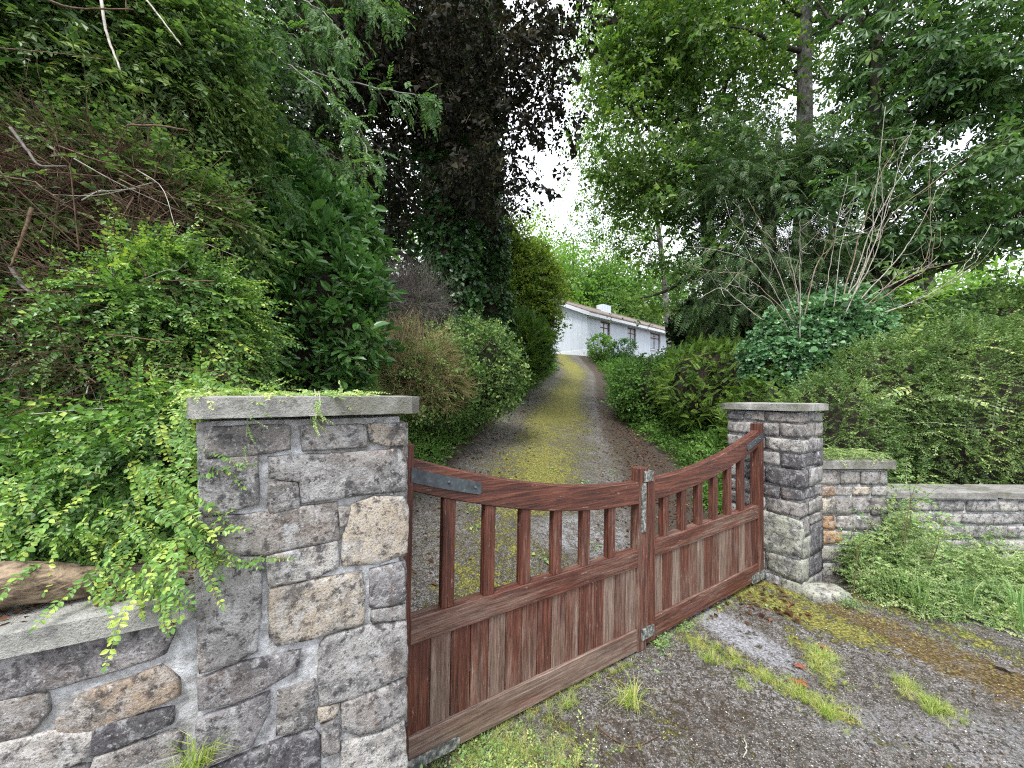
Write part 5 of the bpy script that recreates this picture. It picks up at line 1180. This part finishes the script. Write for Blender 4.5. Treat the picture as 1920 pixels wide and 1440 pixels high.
tag(a.build('clover_patch', [G['weed'], twig_green], None), 'patch of small yellow-green weeds at the bottom edge below the near gate leaf', 'weeds', kind='stuff')
for px, py, lab, sc in ((1240, 1210, 'small leafy weed under the meeting point of the gate leaves', .8), (1285, 1178, 'tiny weed sprouting under the right gate leaf', .5), (1600, 1140, 'yellow-leaved weed in front of the loose stone', .7)):
    a = Acc(); n = 16; P = gpt(px, py)+R.normal(size=(n, 3))*np.array([.014, .014, 0]); P[:, 2] = R.uniform(0, .06, n); stamp(a, PR['ground'], P, frames(norm(np.c_[R.normal(size=(n, 2)), R.uniform(0, .6, n)])), R.uniform(.5, .9, n)*sc, .6)
    tag(a.build('small_weed', [G['weed'], twig_green], None), lab, 'weed', 'small weeds at the gate')
# climbing weed at lower left end of gate
a = Acc()
for k in range(5):
    b0 = np.array([*(N+D1*.03*k*.5-D2*.05), 0.])+np.array([.05, -.02, 0]); p = curve([b0, b0+np.array([R.normal()*.03, -.02, .16]), b0+np.array([R.normal()*.05+.03, -.02, .34])], 10); tube(p, .0015, 4, .5, 1, a)
    stamp(a, PR['ground'], p[1:], frames(norm(np.c_[R.normal(size=(9, 2)), R.uniform(0, .6, 9)])), R.uniform(.4, .8, 9), .5)
tag(a.build('weed_plant', [G['weed'], twig_brown], None), 'straggly weed with small leaves at the foot of the near pillar and gate', 'weed')
# fallen twigs and leaves
for pts, lab in (([(1118, 1365), (1150, 1390), (1190, 1405), (1232, 1385)], 'forked fallen twig on the asphalt near the bottom centre'), ([(1395, 1390), (1400, 1405), (1393, 1425)], 'short curved twig near the bottom edge right of centre')):
    p = curve([gpt(x, y, .012) for x, y in pts], 14, .002); V, Fc = tube(p, np.linspace(.004, .0025, 14), 6); tag(put('fallen_twig', mesh('fallen_twig', V, Fc, smooth=True), twig_pale if len(pts) == 3 else twig_brown), lab, 'twig', 'fallen twigs')
for px, py, lab, sz in ((1487, 1275, 'red brown fallen leaf at the end of the pale patch', .055), (1500, 1262, 'smaller red fallen leaf touching the larger one', .04), (1545, 1215, 'orange leaf beside the upright grass tuft', .035), (1392, 1265, 'dark curled leaf on the mossy crack', .045), (1880, 1265, 'grey dead leaf near the right edge of the forecourt', .06)):
    V, Fc = leaf_maple(sz*1.6); V[:, 2] = abs(V[:, 2])+R.random(len(V))*.008+.01; o = put('fallen_leaf', mesh('fallen_leaf', V @ rotm(R.uniform(0, 6), 0, 0).T+gpt(px, py, .006), Fc), None); o.data.materials.append(bark_mat('fallen_leaf_%d' % px, *(((.12, .03, .015), (.30, .09, .05)) if px < 1560 and px != 1392 else ((.03, .025, .02), (.16, .14, .13))), None, 60, 1, .002)); tag(o, lab, 'leaf', 'fallen leaves on the forecourt')

# ------------------------------------------------------------------ house
E1 = np.array([.7467, .6651]); E2 = np.array([-.6651, .7467]); YC = 21.0
hc = at(1101, 660, YC); HB = hc[2]; HE = at(1101, 585, YC)[2]; HL = 17.; HW = 6.4
print('house base', HB, 'eaves', HE, 'terrain', hterr(hc[0], hc[1]))
b = NB('painted_render'); P = b.pos(); st = b.noise(b.map(P, (3, 3, .25)), 3., 6, .7); n = b.noise(P, 25, 5, .7)
col = b.mix(b.ramp(st, [(.50, 0.), (.68, .55)]), (.52, .57, .64), (.27, .29, .30)); render_m = b.finish(col, .85, b.bump(n, .3, .01))
b = NB('roof_tile'); n = b.noise(b.pos(), 5, 6, .7); roof_m = b.finish(b.ramp(n, [(.35, (.10, .085, .08)), (.55, (.2, .165, .15)), (.72, (.30, .26, .12))]), .9, b.bump(n, .5, .02))
b = NB('white_fascia'); fascia_m = b.finish((.60, .63, .67), .6)
b = NB('brown_window_frame'); frame_m = b.finish((.13, .055, .035), .5)
b = NB('window_glass'); glass_m = b.finish((.45, .5, .58), .12, None, .8)
hs = empty('house', (hc[0], hc[1], HB), 'white rendered bungalow with brown windows and mossy tiled roof at the top of the drive', 'house', rz=math.atan2(E1[1], E1[0]))
WH = HE-HB
def hbox(name, x0, x1, y0, y1, z0, z1, mat, parent=None, bev=.01):
    V, T3 = box_local(x0, x1, y0, y1, z0, z1, bev); o = put(name, mesh(name, V, T3), mat, None); o.parent = parent or hs; return o
rise = WH*.62
# front wall with real openings: piers and panels between windows
wins = [(1.28, 2.27, .78, 1.95), (4.25, 5.3, .78, 1.95), (7.2, 8.67, .78, 1.95), (11.4, 13.0, .78, 1.95)]
wins = [(a_, b_, c_*WH/2.27, d_*WH/2.27) for a_, b_, c_, d_ in wins]
ac = Acc()
def addb(x0, x1, y0, y1, z0, z1):
    V, T3 = box_local(x0, x1, y0, y1, z0, z1, .004); ac.add(V, T3)
px_ = 0.
for (a_, b_, c_, d_) in wins: addb(px_, a_, 0, .3, -.6, WH); addb(a_+.001, b_-.001, .0, .3, -.6, c_); addb(a_+.001, b_-.001, .0, .3, d_, WH-.001); px_ = b_
addb(px_, HL, 0, .3, -.6, WH)
o = ac.build('front_wall', render_m, None); o.parent = hs
# gable wall (pentagon prism)
V = []
for x in (-.002, .3):
    V += [[x, .31, -.6], [x, HW, -.6], [x, HW, WH], [x, HW/2, WH+rise], [x, .31, WH+rise*.31/(HW/2)]]
Fc = [[0, 4, 3], [0, 3, 2], [0, 2, 1], [5, 8, 9], [5, 7, 8], [5, 6, 7]]
for i in range(5): j = (i+1) % 5; Fc += [[i, j, 5+j], [i, 5+j, 5+i]]
V2 = np.array(V); 
o = put('gable_wall', mesh('gable_wall', V2, np.array(Fc)), render_m, None); o.parent = hs
hbox('corner_pier', -.004, .299, -.003, .309, -.6, WH-.003, render_m)
hbox('plinth', -.03, .0, .0, HW, -.6, .16, fascia_m)
hbox('back_wall', 0.31, HL, HW-.3, HW-.001, -.6, WH-.005, render_m)
def roofplane(y0, z0, y1, z1, nm, th=.1):
    V = np.array([[-.28, y0, z0], [HL+.3, y0, z0], [HL+.3, y1, z1], [-.28, y1, z1]]); V = np.vstack([V, V-np.array([0, 0, th])])
    Fq = np.array([[0, 1, 2, 3], [7, 6, 5, 4], [0, 4, 5, 1], [1, 5, 6, 2], [2, 6, 7, 3], [3, 7, 4, 0]]); o = put(nm, mesh(nm, V, Fq), roof_m, None); o.parent = hs; return o
sl = rise/(HW/2)
rf = roofplane(-.35, WH+.10-.35*sl, HW/2, WH+rise+.10, 'roof'); roofplane(HW+.35, WH+.10-.35*sl, HW/2+.001, WH+rise+.098, 'roof')
ac = Acc()
for k in range(11):
    f = k/11; y0 = -.35+(HW/2+.35)*f; z0 = WH+.10-.35*sl+(y0+.35)*sl; V, T3 = box_local(-.27, HL+.28, y0, y0+.30, z0+.0, z0+.035, .004); V[:, 2] += (V[:, 1]-y0)*sl; ac.add(V, T3)
o = ac.build('tile_courses', roof_m, None); o.parent = rf; o['kind'] = 'stuff'
V, T3 = box_local(-.3, HL+.3, HW/2-.09, HW/2+.09, WH+rise+.07, WH+rise+.17, .03); o = put('ridge', mesh('ridge', V, T3), roof_m, None); o.parent = rf
hbox('fascia', -.27, HL+.25, -.37, -.34, WH-.35*sl-.13, WH-.35*sl+.03, fascia_m); hbox('soffit', .0, HL, -.338, -.002, WH-.35*sl-.12, WH-.35*sl-.09, fascia_m)
# barge board along the gable
V = np.array([[-.30, -.36, WH-.35*sl-.14], [-.30, HW/2, WH+rise-.12], [-.30, HW/2, WH+rise+.09], [-.30, -.36, WH-.35*sl+.07]]); V = np.vstack([V, V+np.array([.035, 0, 0])])
o = put('barge_board', mesh('barge_board', V, np.array([[0, 3, 2, 1], [4, 5, 6, 7], [0, 1, 5, 4], [1, 2, 6, 5], [2, 3, 7, 6], [3, 0, 4, 7]])), fascia_m, None); o.parent = hs
V = V*np.array([1, -1, 1])+np.array([0, HW, 0]); o = put('barge_board', mesh('barge_board', V, np.array([[0, 1, 2, 3], [4, 7, 6, 5], [0, 4, 5, 1], [1, 5, 6, 2], [2, 6, 7, 3], [3, 7, 4, 0]])), fascia_m, None); o.parent = hs
ck = hbox('chimney', 5.8, 6.8, HW/2-.3, HW/2+.3, WH+rise-.3, WH+rise+.55, render_m)
for (a_, b_, c_, d_) in wins:
    fr_ = Acc(); m_ = (a_+b_)/2; tr = c_+(d_-c_)*.70
    for (x0, x1, z0, z1) in ((a_, a_+.07, c_, d_), (b_-.07, b_, c_, d_), (a_+.071, b_-.071, c_, c_+.07), (a_+.071, b_-.071, d_-.07, d_), (m_-.04, m_+.04, c_+.071, d_-.071), (a_+.071, m_-.041, tr-.03, tr+.03), (m_+.041, b_-.071, tr-.03, tr+.03)):
        V, T3 = box_local(x0, x1, .09, .15, z0, z1, .004); fr_.add(V, T3)
    wf = fr_.build('window', frame_m, None); wf.parent = hs
    for (x0, x1) in ((a_+.05, m_-.02), (m_+.02, b_-.05)): hbox('pane', x0, x1, .115, .125, c_+.05, d_-.05, glass_m, wf, .001)
    hbox('sill', a_-.05, b_+.05, -.06, .12, c_-.07, c_-.002, fascia_m, wf)
    hbox('curtain', a_, b_, .45, .47, c_-.1, d_+.1, fascia_m, wf)
# shrubs by the house
for k, (px, py, Y, r, mat, lab) in enumerate(((1126, 648, 19.4, (.62, .5, .52), 'lime', 'green rhododendron-like shrub under the first house window'), (1168, 655, 19.8, (.62, .5, .42), 'ivyblue', 'grey-green thinner shrub under the second house window'))):
    s_ = shrub('house_shrub', lab, 'shrub', [(at(px, py, Y), r)], 'laurel', mat, 110, 0, scale=1.1, tone=.45, group='shrubs in front of the house'); a = Acc(); c = at(px, py+14, Y); gz = float(hterr(c[0], c[1]))
    for _ in range(9): e = at(px, py, Y)+R.normal(size=3)*np.array(r)*.5; tube(curve([[c[0], c[1], gz], [(c[0]+e[0])/2, (c[1]+e[1])/2, (gz+e[2])/2-.05], e], 6), np.linspace(.03, .012, 6), 5, .5, 0, a)
    a.build('stems', bark_dark, s_[0], smooth=True)
# ------------------------------------------------------------------ far trees behind the house
far = [(1010, 33, 4.2, 5.2, 'lime', 'big pale green tree directly behind the gable end of the house', 425), (1075, 38, 5.0, 5.0, 'lime', 'broad fresh green tree behind the middle of the house roof', 430), (1130, 35, 3.4, 3.4, 'bank', 'mid green round tree behind the chimney', 490), (1200, 40, 5., 4.6, 'lime', 'far tree partly hidden by the maple above the right house end', 500), (930, 30, 4.0, 5., 'yellow', 'tall tree rising behind the yellow-green bush', 430), (1300, 38, 6., 5., 'bank', 'tree behind the right end of the house', 470), (800, 28, 5.5, 6., 'dkgreen', 'dark far tree behind the ivy-clad trunks', 330), (640, 26, 5.5, 6., 'bank', 'far tree behind the laurel', 300), (430, 24, 6., 6., 'dkgreen', 'far dark tree at left behind the near shrub', 200), (1500, 34, 7., 5., 'dkgreen', 'far tree low behind the tall trunk', 440), (1750, 30, 7., 4.5, 'lime', 'far tree low behind the chestnut', 470)]
for px, Y, rx, rz, mat, lab, topy in far:
    tz = at(px, topy, Y)[2]; x = (px-HX)/F*Y; g0 = float(hterr(x, Y)); r_ = tree_root('far_tree', (x, Y), lab, 'tree', 'trees behind the house')
    tp = trunk(r_, [(x, Y, g0), (x, Y, (g0+tz)/2), (x, Y, tz-1)], [.3, .2, .08], bark_dark, n=10, sides=8)
    bl = [(np.array([x, Y, tz-rz]), np.array([rx, rx*.6, rz])), (np.array([x-rx*.4, Y, tz-rz*1.3]), np.array([rx*.7, rx*.5, rz*.8])), (np.array([x+rx*.45, Y, tz-rz*1.4]), np.array([rx*.7, rx*.5, rz*.7])), (np.array([x, Y-1, max(tz-rz*1.9, g0+1.2)]), np.array([rx*.9, rx*.5, rz*.7]))]
    canopy(r_, bl, 150 if mat != 'dkgreen' else 70, 12, 'small', mat, 4.0, .6, .75, limb_from=tp, shell=.5, nb=14, rb=.05, tone=.5)
print("TOTAL TRIS", TRIS[0])
